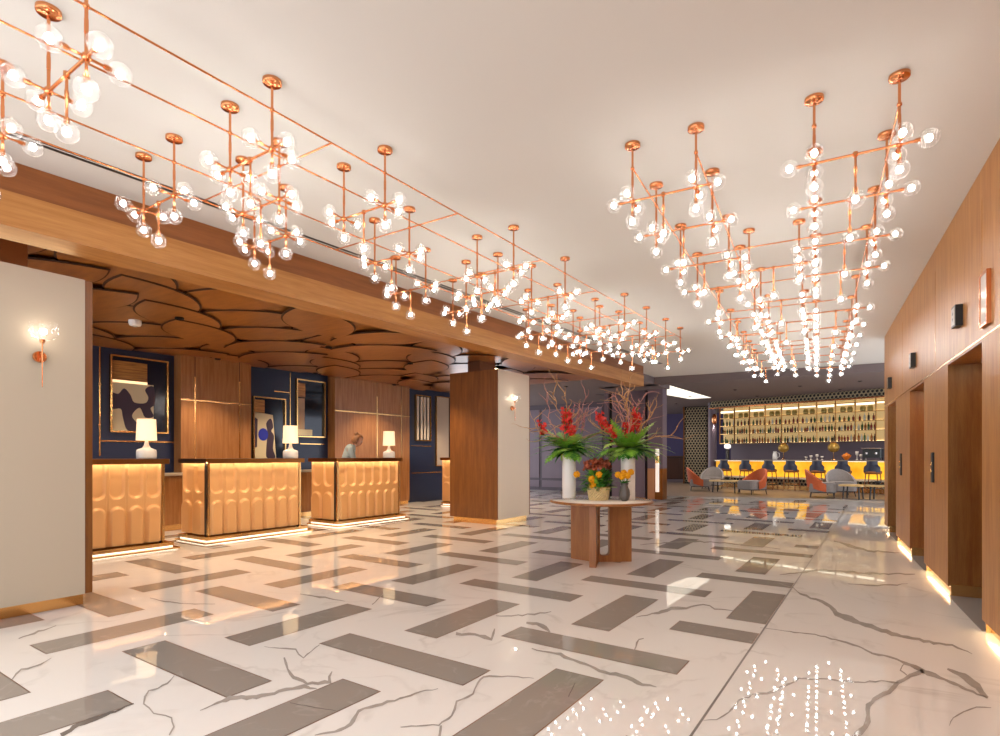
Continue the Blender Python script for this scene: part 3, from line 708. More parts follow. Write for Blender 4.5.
def vase(p, label):
    v = tag(thing('tall_vase', label, 'vase', (p.x, p.y, TH), 0, 'white cylinder vases'), None)
    mb = MB(); mb.lathe([(0, 0), (.08, 0), (.083, .006), (.083, .605), (.08, .61), (.074, .605), (.074, .3), (0, .3)], n=36, caps=False); mb.build('vase_body', WHITE, v); return v
pv1, pv2 = at(569, 498, TH), at(628, 499.5, TH)
vase(pv1, 'tall white cylinder vase at left of the round table')
vase(pv2, 'tall white cylinder vase at right of the round table')
GREENS = [plain('fern_green', '#7fb43a', .5, vary=.2, scale=8), plain('leaf_green', '#3f7f30', .45, vary=.2, scale=8), plain('pale_green', '#a9c95a', .5, vary=.15, scale=8)]
RED = plain('red_petal', '#d8342c', .5, vary=.15, scale=20); PINKT = plain('twig_rose', '#b07a70', .6); TWIG = plain('willow_twig', '#b98a58', .6, vary=.15, scale=10)
YEL = plain('yellow_petal', '#f2b418', .5, vary=.1, scale=20)
def frond(mb, p0, dr, L, w, droop, mat, n=13):
    p = Vector(p0); d = Vector(dr).normalized(); side = d.cross(Vector((0, 0, 1)))
    side = side.normalized() if side.length > .05 else Vector((1, 0, 0)); pts = []
    for k in range(n + 1):
        pts.append(p.copy()); p = p + d * (L / n); d = (d + Vector((0, 0, -droop / n))).normalized()
    for k in range(1, n):
        t_ = k / n; ww = w * (sin(pi * min(1, t_ * 1.05 + .08)) ** .7) + .005; dd = (pts[k + 1] - pts[k]).normalized(); up = side.cross(dd) * .25
        for sg in (-1, 1):
            tip = pts[k] + side * sg * ww + dd * ww * .75 + up * rnd.uniform(-.5, .3) * ww; b = L / n * .5
            mb.add([pts[k] - dd * b, pts[k] + dd * b, tip + dd * .006, tip - dd * .006], [(0, 1, 2, 3)], mat)
    mb.tube(pts, [.003 * (1 - .7 * k / n) for k in range(n + 1)], 5, mat)
def blade(mb, p0, dr, L, w, droop, mat):
    p = Vector(p0); d = Vector(dr).normalized(); side = d.cross(Vector((0, 0, 1))); side = side.normalized() if side.length > .05 else Vector((1, 0, 0)); n = 6; vs = []
    for k in range(n + 1):
        ww = w * sin(pi * (k / n * .94 + .05)); nn = side.cross(d)
        vs += [p - side * ww, p - nn * ww * .25, p + side * ww]; p = p + d * (L / n); d = (d + Vector((0, 0, -droop / n))).normalized()
    mb.add(vs, [(3 * k + q, 3 * k + q + 1, 3 * k + q + 4, 3 * k + q + 3) for k in range(n) for q in (0, 1)], mat, True)
def flower(mb, c, r, mat, n=6):
    c = Vector(c); ax = Vector((rnd.uniform(-1, 1), rnd.uniform(-1, 1), rnd.uniform(0, 1))).normalized()
    a = ax.orthogonal().normalized(); b = ax.cross(a)
    for k in range(n):
        q = 2 * pi * k / n; d = a * cos(q) + b * sin(q); s = d.cross(ax)
        mb.add([c, c + d * r * .55 + s * r * .38 + ax * r * .2, c + d * r + ax * r * .35, c + d * r * .55 - s * r * .38 + ax * r * .2], [(0, 1, 2, 3)], mat)
def curly(mb, p0, d0, L, r, seed, kinks=1.0, n=40):
    R = random.Random(seed); p = Vector(p0); d = Vector(d0).normalized(); pts = [p.copy()]; w = Vector((0, 0, 0))
    for k in range(n):
        if k % 4 == 0: w = Vector((R.uniform(-1, 1), R.uniform(-1, 1), R.uniform(-.7, .8))) * .34 * kinks
        d = (d + w * .55 + Vector(d0) * .06).normalized(); p = p + d * L / n; pts.append(p.copy())
    mb.tube(pts, [r * (1 - .75 * k / n) for k in range(n + 1)], 6); return pts
RIGHTV = Vector((CM, SM, 0)); FWD = Vector((-SM, CM, 0))
def arrangement(p, top, label, spikes, seed, sprays):
    global rnd
    rnd = random.Random(seed)
    t = thing('flower_arrangement', label, 'flowers', (p.x, p.y, top), 0, 'tall flower arrangements')
    mb = MB()
    for k in range(60):
        a = 2 * pi * k / 60 * 7.0 + rnd.uniform(-.2, .2); el = rnd.uniform(-.15, .95); sd = abs(RIGHTV.x * cos(a) + RIGHTV.y * sin(a))
        frond(mb, (0.02 * cos(a), .02 * sin(a), -.005), (cos(a) * cos(el), sin(a) * cos(el), sin(el) + .1), rnd.uniform(.3, .46) * (1.2 if sd > .7 else .85), rnd.uniform(.06, .09), rnd.uniform(.4, 1.4), rnd.choice((0, 0, 0, 1, 2)))
    for k in range(70):
        a = rnd.uniform(0, 2 * pi); el = rnd.uniform(-.45, .8)
        blade(mb, (0.03 * cos(a), .03 * sin(a), -.005), (cos(a) * cos(el), sin(a) * cos(el), sin(el)), rnd.uniform(.14, .26), rnd.uniform(.03, .048), rnd.uniform(.6, 1.6), rnd.choice((1, 1, 1, 0)))
    mb.build('foliage', GREENS, t)
    for (dx, dz, L) in spikes:
        mb = MB(); e = RIGHTV * dx + FWD * rnd.uniform(-.1, .05) + Vector((0, 0, dz)); s0 = e * .25; n = 22
        dirv = (RIGHTV * dx * .25 + Vector((0, 0, 1 if L > 0 else .25))).normalized(); LL = abs(L)
        mb.tube([(0, 0, 0), e * .6, e, e + dirv * LL], .005, 6, 1)
        for k in range(n):
            q = e + dirv * (LL * k / n); rr = .042 * (1 - .45 * k / n)
            flower(mb, q + Vector((rnd.uniform(-1, 1), rnd.uniform(-1, 1), rnd.uniform(-1, 1))) * .04, rr, 0)
        mb.build('flower_spike', [RED, GREENS[1]], t)
    for dx, dz, hh in ((.10, .25, .34), (.17, .2, .3), (.03, .25, .3)):
        mb = MB(); e = RIGHTV * dx + FWD * .08 + Vector((0, 0, dz)); tp = e + Vector((RIGHTV.x * .05, RIGHTV.y * .05, hh)); mb.tube([(0, 0, 0), e, tp], [.004, .004, .002], 5, 1)
        for q in range(70):
            f_ = q / 70; c_ = e.lerp(tp, f_); d_ = Vector((rnd.uniform(-1, 1), rnd.uniform(-1, 1), rnd.uniform(.3, 1.4))).normalized(); blade(mb, c_, d_, .05 * (1.1 - .7 * f_), .006, .2, 0)
        mb.build('astilbe_plume', [plain('plume_pink', '#c4787a', .7), GREENS[1]], t)
    for k, (dx, dy, dz, L, kk) in enumerate(sprays):
        mb = MB(); e = RIGHTV * dx + FWD * dy + Vector((0, 0, dz))
        pts = curly(mb, (0, 0, .02), e, L, .009, seed * 10 + k, kk)
        for q in range(6):
            i = 9 + q * 5; d = (pts[min(i + 2, 40)] - pts[i]).normalized(); o = Vector((rnd.uniform(-1, 1), rnd.uniform(-1, 1), rnd.uniform(-.3, .8)))
            curly(mb, pts[i], d * .5 + o * .7, L * rnd.uniform(.25, .55), .006, seed * 100 + k * 7 + q, 1.3, 20)
        mb.build('branch', TWIG if k % 3 else PINKT, t)
    rnd = random.Random(seed + 99)
    return t
arrangement(pv1, TH + .6, 'tall arrangement of ferns, red spikes and curly willow in left vase', [(-.06, .27, .22), (-.03, .22, .2), (.03, .12, .18), (-.30, .17, -.16), (-.02, .32, .16)], 3,
            [(-.5, .1, .9, .8, 1.1), (-.15, 0, 1, .85, 1.0), (.1, .1, 1, .85, 1.2), (.45, 0, .9, .8, 1.2), (.75, .1, .75, .75, 1.1), (-.8, 0, .55, .6, 1.2), (.3, -.2, 1, .7, 1.3), (-.3, .2, 1, .8, 1.2)])
arrangement(pv2, TH + .6, 'tall arrangement of ferns, red spikes and curly willow in right vase', [(.09, .28, .2), (.07, .2, .18), (-.34, .30, .14), (-.24, .2, .14), (-.17, .12, .14), (-.02, .16, -.14)], 8,
            [(-.5, .1, .9, .8, 1.1), (-.12, 0, 1, .9, .9), (.12, .1, 1, .9, 1.1), (.55, 0, .85, .85, 1.2), (.9, .1, .6, .95, 1.1), (-.9, 0, .5, .6, 1.2), (.3, -.2, 1, .8, 1.3), (.8, 0, .2, .75, 1.2), (-.3, .2, 1, .8, 1.2)])
# basket with plant
pb = at(598.5, 500, TH)
t = thing('woven_basket', 'small woven straw basket in the middle of the table', 'basket', (pb.x, pb.y, TH))
mb = MB(); nseg = 44
def wv(i, k): 
    z = .15 * k / 9; r = .108 + .022 * (k / 9)
    return r + (.006 if (i + k) % 2 else -.004), z
v = [];
for k in range(10):
    for i in range(nseg):
        r, z = wv(i, k); a = 2 * pi * i / nseg; v.append((r * cos(a), r * sin(a), z))
mb.add(v, [(k * nseg + i, k * nseg + (i + 1) % nseg, (k + 1) * nseg + (i + 1) % nseg, (k + 1) * nseg + i) for k in range(9) for i in range(nseg)], 0)
mb.add([(.105 * cos(2 * pi * i / 24), .105 * sin(2 * pi * i / 24), .002) for i in range(24)], [tuple(range(24))])
mb.build('weave', plain('straw', '#d9bf8c', .7, vary=.15, scale=60), t)
mb = MB(); mb.tube([(.13 * cos(2 * pi * i / 32), .13 * sin(2 * pi * i / 32), .152) for i in range(33)], .008, 8); mb.build('rim', plain('straw_rim', '#c9a868', .7), t)
rnd = random.Random(5)
t = thing('potted_plant', 'leafy plant with rust red blooms and yellow flowers in the straw basket', 'plant', (pb.x, pb.y, TH + .04))
mb = MB()
for k in range(170):
    a = rnd.uniform(0, 2 * pi); el = rnd.uniform(.1, 1.3); b0 = Vector((.07 * cos(a), .07 * sin(a), rnd.uniform(.05, .24)))
    blade(mb, b0, (cos(a) * cos(el), sin(a) * cos(el), sin(el)), rnd.uniform(.1, .19), rnd.uniform(.018, .032), rnd.uniform(.3, 1.3), rnd.choice((0, 0, 1)))
mb.build('foliage', [GREENS[1], GREENS[0]], t)
RUST = plain('rust_petal', '#98482a', .6, vary=.25, scale=30)
mb = MB()
for k in range(150):
    a = rnd.uniform(0, 2 * pi); r = sqrt(rnd.random()) * .17
    flower(mb, (r * cos(a), r * sin(a), .36 + .05 * (1 - r / .17) + rnd.uniform(-.05, .04)), .024, 0)
mb.build('rust_blooms', RUST, t)
def pompom(mb, c, r, mat=0):
    for k in range(26):
        z = 1 - 2 * (k + .5) / 26; a = k * 2.4; q = sqrt(1 - z * z); d = Vector((q * cos(a), q * sin(a), z))
        s = d.orthogonal().normalized(); u = d.cross(s); c_ = Vector(c)
        mb.add([c_ + d * r * .3, c_ + d * r * .8 + s * r * .34, c_ + d * r * 1.05, c_ + d * r * .8 - s * r * .34], [(0, 1, 2, 3)], mat)
        mb.add([c_ + d * r * .3, c_ + d * r * .8 + u * r * .34, c_ + d * r * 1.05, c_ + d * r * .8 - u * r * .34], [(0, 1, 2, 3)], mat)
    mb.ball(c, r * .7, 10, mat)
for dx, dy, z in ((-.10, -.12, .21), (-.02, -.15, .26), (-.085, -.1, .14), (-.255, 0, .26)):
    mb = MB(); q = RIGHTV * dx + FWD * dy; pompom(mb, (q.x, q.y, z), .042); mb.tube([(q.x * .3, q.y * .3, .08), (q.x, q.y, z - .02)], .003, 5, 1); mb.build('yellow_flower', [YEL, GREENS[1]], t)
pg = at(624.5, 501, TH)
t = thing('small_vase', 'small ribbed dark grey vase at right of the basket', 'vase', (pg.x, pg.y, TH))
mb = MB(); n = 40; v = []; prof = [(.03, 0), (.05, .02), (.062, .07), (.058, .12), (.04, .16), (.036, .18), (.046, .205), (.04, .205), (.03, .18)]
for r, z in prof:
    for k in range(n): a = 2 * pi * k / n; rr = r * (1 + (.03 if (k // 2) % 2 else -.03)); v.append((rr * cos(a), rr * sin(a), z))
mb.add(v, [(i * n + k, i * n + (k + 1) % n, (i + 1) * n + (k + 1) % n, (i + 1) * n + k) for i in range(len(prof) - 1) for k in range(n)], 0, True)
mb.add(v, [tuple(reversed(range(n)))], 0); mb.build('vase_body', plain('grey_glaze', '#5c5550', .3), t)
t = thing('flower_posy', 'posy of yellow pompom flowers in the small grey vase', 'flowers', (pg.x, pg.y, TH + .16))
mb = MB()
for dx, dy, z in ((-.075, 0, .12), (-.035, -.03, .10), (.03, -.02, .11), (.075, .01, .15), (0, .04, .14)):
    q = RIGHTV * dx + FWD * dy; mb.tube([(0, 0, -.05), (q.x * .5, q.y * .5, z * .55), (q.x, q.y, z)], .004, 6)
for k in range(12):
    a = k * .55; blade(mb, (0, 0, .02), (cos(a), sin(a), 1.1), .1, .014, .8, 0)
mb.build('stems', GREENS[1], t)
for dx, dy, z in ((-.075, 0, .12), (-.035, -.03, .10), (.03, -.02, .11), (.075, .01, .15), (0, .04, .14)):
    q = RIGHTV * dx + FWD * dy; mb = MB(); pompom(mb, (q.x, q.y, z + .02), .04); mb.build('yellow_flower', YEL, t)

# ------------------------------------------------------------------ plum walls beyond the column
pw = MB(); yA = 17.9
pw.box(-12, ony(607, yA), yA, yA + .2, 0, H)
xa = [ony(p, yA) for p in (527, 541, 570, 604)]
for a, b in zip(xa[:-1], xa[1:]): 
    pw.box(a + .06, b - .06, yA - .03, yA, .45, 2.95, 1); pw.box(a + .06, b - .06, yA - .03, yA, .12, .36, 1)
struct('wall_back', pw, [PURPLED, PURPLE], 'plum panelled wall beyond the oak column')
yB = 15.5
pw = MB(); x0, x1 = ony(612, yB), ony(645, yB)
pw.box(x0, x1, yB, yB + .25, .06, H); pw.box(ony(604.5, yB), ony(608.5, yB), yB, yB + .25, .06, H, 0); pw.box(ony(608.5, yB), x0, yB + .1, yB + .25, 0, H, 1); pw.box(x1, ony(649, yB), yB + .12, yB + .25, 0, H, 1)
pw.box(x0, x1, yB + .02, yB + .2, 0, .06, 2)
struct('wall_back_1', pw, [PURPLE, BLACK, BRASS], 'plum wall piers with dark gaps behind the flower table', cat='wall')
t = thing('pillar_1', 'plum pier with upright glass light tube beside the lounge', 'pillar'); tag(t, kind='structure')
x0, xm, x1 = ony(649, yB), ony(656.2, yB), ony(664, yB)
mb = MB(); mb.box(x0, x1, yB - .12, yB + .25, .9, H); mb.build('plum_shaft', PURPLE, t)
mb = MB(); mb.box(x0, xm, yB - .12, yB + .25, .04, .9); mb.build('copper_plinth', plain('copper_panel', '#b9825a', .45, .3), t)
mb = MB(); mb.box(xm, x1, yB - .12, yB + .25, .04, .9); mb.build('brass_plinth', BRASSD, t)
t2 = thing('wall_light_tube', 'upright glass tube light with brass band on plum pier', 'wall lamp', (ony(659.3, yB), yB - .17, .25))
mb = MB(); mb.lathe([(.05, 0), (.05, .85), (.05, 1.2)], n=18); mb.build('tube', glow('tube_glow', (1, .88, .76), .38), t2)
mb = MB(); mb.lathe([(.056, .8), (.056, 1.0)], n=18, caps=False); mb.build('band', BRASS, t2)
# downstand at the ceiling edge, bar ceiling
ds = MB()
nrm = Vector((-ed.y, ed.x, 0))
a, b = e1 - ed * 1.4, e2 + ed * .6
def quad4(p, q, w0, w1): return [(p + nrm * w0).to_2d(), (q + nrm * w0).to_2d(), (q + nrm * w1).to_2d(), (p + nrm * w1).to_2d()]
ds.prism([tuple(v) for v in quad4(a, b + ed * 2, 0, .35)], 3.12, H + .1)
struct('trim_6', ds, PLUMC, 'plum downstand beam where plaster ceiling ends', cat='trim')
bc = MB(); bc.prism([tuple(v) for v in quad4(a - ed * 4, b + ed * 6, .35, 18)], 3.5, 3.6)
bc.box(-13, -4.9, 12.4, 15.6, 3.12, 3.3); bc.box(-13, -7.2, 15.6, 18.4, 3.12, 3.3)
struct('ceiling_2', bc, PLUMC, 'plum ceiling above the bar lounge')
cv = MB()
q = [at(664, 384, 3.492), at(711, 397.8, 3.492), at(690, 399, 3.492), at(664, 394.5, 3.492)]
cv.add([tuple(p) for p in q] + [(p.x, p.y, 3.5) for p in q], [(3, 2, 1, 0), (4, 5, 6, 7), (0, 1, 5, 4), (1, 2, 6, 5), (2, 3, 7, 6), (3, 0, 4, 7)])
o = cv.build('cove_light', glow('cove_glow', (1, .95, .8), .95)); tag(o, 'long glowing cove light in plum ceiling above the lattice screen', 'ceiling light')
# passage at the back
pz = MB(); A_, B_ = W(600, 31), W(740, 29)
def wallseg(mb, A, B, th, z0, z1, mat=0):
    d = (B - A).normalized(); n = Vector((-d.y, d.x, 0)) * th
    mb.prism([(A.x, A.y), (B.x, B.y), (B.x + n.x, B.y + n.y), (A.x + n.x, A.y + n.y)], z0, z1, mat)
wallseg(pz, A_, B_, .2, 0, 3.5, 0)
struct('wall_back_2', pz, plain('plum_blue', '#4d4468', .6), 'blue plum wall at the end of the far passage', cat='wall')
t = thing('sideboard', 'dark timber sideboard at the far end of the passage', 'sideboard', W(674, 27.2), M)
mb = MB(); mb.box(-.75, .75, 0, .45, .12, 1.2); mb.build('carcass', plain('dark_walnut', '#3c2418', .45), t)
mb = MB(); mb.box(-.8, .8, -.04, .5, 1.2, 1.26); mb.build('top', plain('walnut_top', '#57392a', .35), t)
for k in range(3):
    mb = MB(); mb.box(-.73 + k * .49, -.25 + k * .49, -.02, 0, .15, 1.15); mb.build('door', plain('walnut_door', '#4e2c1b', .4), t)
for sx in (-.7, .66):
    mb = MB(); mb.box(sx, sx + .05, .05, .4, 0, .12); mb.build('foot', BLACK, t)
# lattice helper (honeycomb rings)
LATC = plain('lattice_rim', '#b5a585', .4, .4); LATD = plain('lattice_back', '#17171c', .5)
def hexgrid(mb, x0, x1, z0, z1, r, y, th, mat=0, rim=.24):
    dx = r * sqrt(3); dz = r * 1.5; k = 0; z = z0 + r
    while z < z1 - r * .8:
        x = x0 + dx / 2 + (dx / 2 if k % 2 else 0)
        while x < x1 - dx * .45:
            o_ = [(x + r * cos(pi / 6 + pi / 3 * q), z + r * sin(pi / 6 + pi / 3 * q)) for q in range(6)]
            i_ = [(x + r * (1 - rim) * cos(pi / 6 + pi / 3 * q), z + r * (1 - rim) * sin(pi / 6 + pi / 3 * q)) for q in range(6)]
            v = [(a, y, b) for a, b in o_] + [(a, y, b) for a, b in i_] + [(a, y + th, b) for a, b in i_]
            mb.add(v, [(q, (q + 1) % 6, 6 + (q + 1) % 6, 6 + q) for q in range(6)] + [(6 + q, 6 + (q + 1) % 6, 12 + (q + 1) % 6, 12 + q) for q in range(6)], mat)
            x += dx
        z += dz; k += 1
LA, LB = W(684, 25.5), W(708.5, 25.0)
ang = atan2(LB.y - LA.y, LB.x - LA.x); LW = (LB - LA).length
t = thing('lattice_screen', 'tall honeycomb lattice screen between passage and bar', 'screen', LA, ang)
mb = MB(); mb.box(0, LW, .06, .1, 0, 3.49); mb.build('backing', LATD, t)
mb = MB(); hexgrid(mb, .03, LW, .05, 3.49, .075, 0, .06); mb.build('honeycomb', LATC, t)
mb = MB(); mb.box(-.03, .02, -.02, .1, 0, 3.49); mb.box(LW - .02, LW + .03, -.02, .1, 0, 3.49); mb.build('frame', BRASSD, t)
t = thing('pillar_2', 'slim round plum pillar at the left end of bar', 'pillar', W(712.5, 23.8), M); tag(t, kind='structure')
mb = MB(); mb.lathe([(.17, 0), (.17, 3.5)], n=32); mb.build('shaft', PURPLE, t)
t = thing('pillar_sconce', 'copper up and down light on the slim plum pillar', 'wall lamp', W(712.5, 23.8, 2.6) - FWD * .2, M)
mb = MB(); mb.lathe([(.05, 0), (.1, .1), (.1, .3), (.05, .42)], n=20); mb.build('shade', COPPER, t)
mb = MB(); mb.box(-.03, .03, .0, .06, .15, .25); mb.build('bracket', BRASSD, t)
pp = W(712.5, 23.8, 2.56) - FWD * .2
lamp('pillar_downlight', 'SPOT', pp, 30, (1, .85, .75), .04, angle=1.6)

# ------------------------------------------------------------------ bar
BL, BR = W(716, 23.0), W(884, 18.5)
bang = atan2(BR.y - BL.y, BR.x - BL.x); bdx = (BR - BL).normalized(); bnr = Vector((-bdx.y, bdx.x, 0)); BLEN = (BR - BL).length + 1.6
def bp(u, v, z=0): return BL + bdx * u + bnr * v + Vector((0, 0, z))
def bu(px, v=0):          # position along the bar line (offset v) seen at column px
    k = (px - 500) / F; O = bp(0, v); 
    g = lambda q: (q.x * CM + q.y * SM) - k * (-q.x * SM + q.y * CM)
    return -g(O) / (g(O + bdx) - g(O))
t = thing('bar_counter', 'long bar with glowing yellow front and dark stone top', 'bar', BL, bang)
mb = MB(); mb.box(0, BLEN, .03, .65, .15, 1.07); mb.build('body', plain('bar_body', '#3a2a22', .5), t)
mb = MB(); mb.rbox(-.05, BLEN, -.12, .7, 1.07, 1.11, .02); mb.build('countertop', plain('bar_stone', '#8d8378', .15, vary=.1, scale=6), t)
m, nt, b = newmat('backlit_onyx')
tc = nt.nodes.new('ShaderNodeTexCoord'); nz = nt.nodes.new('ShaderNodeTexNoise'); nz.inputs['Scale'].default_value = 1.5; nz.inputs['Detail'].default_value = 6
cr = nt.nodes.new('ShaderNodeValToRGB'); cr.color_ramp.elements[0].color = lin('#e89a08'); cr.color_ramp.elements[1].color = lin('#ffd23c'); cr.color_ramp.elements[0].position = .3; cr.color_ramp.elements[1].position = .7
nt.links.new(tc.outputs['Object'], nz.inputs['Vector']); nt.links.new(nz.outputs['Fac'], cr.inputs['Fac']); nt.links.new(cr.outputs['Color'], b.inputs['Emission Color']); nt.links.new(cr.outputs['Color'], b.inputs['Base Color']); b.inputs['Emission Strength'].default_value = .5
k = 0; u = 0
while u < BLEN:
    mb = MB(); mb.box(u + .004, min(u + 1.9, BLEN) - .004, 0, .03, .47, 1.05); mb.build('glowing_panel', m, t); u += 1.9
mb = MB(); mb.box(0, BLEN, -.1, -.085, 1.052, 1.066); mb.build('light_strip', LEDW, t)
mb = MB(); mb.box(0, BLEN, -.3, .03, .40, .46); mb.build('foot_ledge', plain('ledge', '#e0d2b8', .4), t)
mb = MB(); mb.box(0, BLEN, .02, .05, .14, .40); mb.build('lattice_backing', LATD, t)
mb = MB(); hexgrid(mb, .02, BLEN, .14, .42, .075, -.02, .04); mb.build('honeycomb', LATC, t)
mb = MB(); mb.box(0, BLEN, -.04, .05, 0, .15); mb.build('base', BRASS, t)
# header lattice
t = thing('bar_header', 'honeycomb lattice canopy band hanging above the bar', 'bar canopy', BL, bang)
mb = MB(); mb.box(-.3, BLEN, .05, .12, 3.24, 3.495); mb.build('backing', LATD, t)
mb = MB(); hexgrid(mb, -.28, BLEN, 3.24, 3.53, .075, .0, .05); mb.build('honeycomb', LATC, t)
mb = MB(); mb.box(-.3, BLEN, -.02, .13, 3.19, 3.24); mb.build('brass_edge', COPPER, t)
# bar back wall and shelves
SV = 1.5
pb_ = MB(); wallseg(pb_, bp(-.35, SV + .4), bp(BLEN + 1, SV + .4), .15, 0, 3.5)
struct('wall_bar', pb_, plain('bar_plum', '#6f616b', .5), 'plum wall behind the bar', cat='wall')
SU0 = bu(720, SV); BAY = (bu(868.5, SV) - bu(729.3, SV)) / 8.0; NB = 10
SZ = [1.80, 2.20, 2.54, 2.88, 3.22]
t = thing('bar_shelving', 'brass framed backlit bottle shelving behind the bar', 'shelving', bp(SU0, SV), bang)
mb = MB(); mb.box(0, NB * BAY, .3, .33, SZ[0], 3.46); mb.build('backlit_panel', glow('shelf_back', (.62, .42, .18), .42), t)
for k in range(NB + 1):
    mb = MB(); mb.box(k * BAY - .015, k * BAY + .015, -.02, .03, SZ[0], 3.48); mb.build('post', BRASSD if k < 3 else BRASS, t)
for i, z in enumerate(SZ):
    mb = MB(); mb.box(0, NB * BAY, -.01, .3, z - .02, z); mb.build('shelf', BRASS, t)
    mb = MB(); mb.box(0, NB * BAY, .26, .28, z + .002, z + .016); mb.build('shelf_light', glow('shelf_led', (1, .78, .42), 3.0), t)
for k in range(NB):
    mb = MB(); mb.box(k * BAY + .04, (k + 1) * BAY - .04, -.015, .0, 3.13 if k % 2 else 3.1, 3.185); mb.build('top_light', glow('top_led', (1, .9, .65), 1.2), t)
BC = [('amber', plain('amber_glass', '#a85a18', .1)), ('green', plain('green_glass', '#3c5a2a', .1)), ('clear', plain('pale_glass', '#d8d0ba', .1)), ('dark', plain('dark_glass', '#3a2416', .1)), ('red', plain('red_glass', '#8a2a1c', .1))]
BM = []
for nm, mt in BC:
    mb = MB(); mb.lathe([(0, 0), (.036, 0), (.038, .01), (.038, .15), (.03, .18), (.013, .2), (.012, .255), (.014, .256), (.014, .265), (0, .265)], n=10, caps=False); BM.append(mb.mesh('bottle', mt))
SN = ['lowest shelf', 'second shelf', 'third shelf', 'top shelf']
rnd = random.Random(21)
for s in range(3):
    for k in range(9):
        n = 6 if s < 2 else 4
        for q in range(n):
            c = rnd.randrange(5); o = link('bottle', BM[c], None, bp(SU0 + k * BAY + BAY * (q + .7) / (n + .4), SV + .12 + rnd.uniform(-.03, .05), SZ[s]), rnd.uniform(.1, 6)); o.scale = (1, 1, rnd.uniform(.7, 1.08))
            tag(o, f'{BC[c][0]} bottle on {SN[s]}, {ORD[k]} bay from left, {ORD[q]} in its row', 'bottle', 'bottles on the bar shelving')
JAR = MB(); JAR.lathe([(0, 0), (.075, 0), (.09, .03), (.09, .14), (.07, .17), (.07, .2), (0, .2)], n=14, caps=False); JARM = JAR.mesh('jar', plain('gold_jar', '#a08a4a', .2, .4))
for k in range(9):
    s = 3
    for q in range(2):
        if k % 2 == 0 and s == 3 or True:
            o = link('jar', JARM, None, bp(SU0 + k * BAY + BAY * (.32 + .36 * q), SV + .13, SZ[3] if k % 2 == 0 else SZ[2] + .0)); 
            if k % 2 == 1: o.location = bp(SU0 + k * BAY + BAY * (.32 + .36 * q), SV + .13, SZ[3])
            tag(o, f'gold glass jar on top shelf of bar, {ORD[k]} bay from left, {["first", "second"][q]} in its bay', 'jar', 'gold jars on the bar shelving')
# things on the bar
def on_bar(px, v=.3): return bp(bu(px, v), v, 1.11)
t = thing('bar_lamp', 'black column lamp with white top at left end of bar', 'lamp', on_bar(727.5))
mb = MB(); mb.lathe([(.09, 0), (.09, .03), (.07, .05), (.07, .42), (.03, .44)], n=18); mb.build('column', BLACK, t)
mb = MB(); mb.lathe([(.03, .43), (.12, .47), (.13, .55), (.1, .62), (0, .64)], n=18, caps=False); mb.build('shade', glow('bar_lamp_glow', (1, .95, .88), .8), t)
for px, lb in ((783.5, 'left of the two gold globe lamps standing on the bar'), (833.5, 'right of the two gold globe lamps standing on the bar')):
    t = thing('globe_lamp', lb, 'lamp', on_bar(px), 0, 'gold globe lamps on the bar')
    mb = MB(); mb.lathe([(.08, 0), (.08, .02), (.012, .03), (.012, .3)], n=16); mb.build('stem', BRASS, t)
    mb = MB(); mb.ball((0, 0, .44), (.19, .19, .17), 18); mb.build('globe_shade', plain('gold_globe', '#b08c42', .35, .5), t)
    mb = MB(); mb.lathe([(.1, .58), (.13, .62)], n=18, caps=False); mb.build('rim', BRASS, t)
t = thing('water_jug', 'white jug standing on the bar near left gold lamp', 'jug', on_bar(775))
mb = MB(); mb.lathe([(.07, 0), (.09, .05), (.08, .2), (.06, .27), (.07, .32)], n=18); mb.build('jug_body', WHITE, t)
mb = MB(); mb.tube([(.07, 0, .27), (.15, 0, .24), (.15, 0, .12), (.085, 0, .07)], .012); mb.build('handle', WHITE, t)
t = thing('fruit_bowl', 'orange bowl on the bar right of the gold lamps', 'bowl', on_bar(846.5))
mb = MB(); mb.lathe([(.05, 0), (.06, .02), (.14, .12), (.15, .17), (.14, .17), (.06, .04), (0, .03)], n=20, caps=False); mb.build('bowl', plain('orange_bowl', '#d8741c', .3), t)
mb = MB()
for k in range(6): a = k * 1.05; mb.ball((.07 * cos(a), .07 * sin(a), .17), .045, 10)
mb.ball((0, 0, .21), .045, 10); mb.build('fruit', plain('orange_fruit', '#e8861c', .5), t)
t = thing('espresso_machine', 'silver espresso machine at right end of the bar', 'coffee machine', on_bar(873), bang)
mb = MB(); mb.rbox(-.28, .28, -.15, .2, .08, .38, .03); mb.build('housing', plain('machine_dark', '#4a4f50', .3, .6), t)
mb = MB(); mb.box(-.3, .3, -.18, .22, .38, .42); mb.build('cup_tray', plain('steel', '#cfcac4', .2, .9), t)
for x in (-.14, .14):
    mb = MB(); mb.lathe([(.035, 0), (.035, .06)], (x, -.17, .2), n=12); mb.tube([(x, -.19, .23), (x, -.32, .22)], .012); mb.build('group_head', plain('steel_b', '#b9b4ae', .2, .9), t)
for x in (-.24, .24):
    for y in (-.1, .15):
        mb = MB(); mb.lathe([(.02, 0), (.02, .08)], (x, y, 0), n=10); mb.build('foot', BLACK, t)
for k, (px, hh) in enumerate(((806, .12), (811, .16), (817, .2), (822, .14), (857, .3), (861, .2), (866, .15))):
    o = MB().lathe([(.05, 0), (.03, .01), (.012, .03), (.012, hh * .5), (.045, hh * .6), (.05, hh), (.046, hh), (.04, hh * .62), (0, hh * .55)], n=14, caps=False).build('wine_glass', plain('glassware', '#d9cfc4', .1), None, on_bar(px, .25))
    tag(o, f'stemmed glass on the bar, {ORD[k]} from left among the glassware', 'glass', 'glasses on the bar')
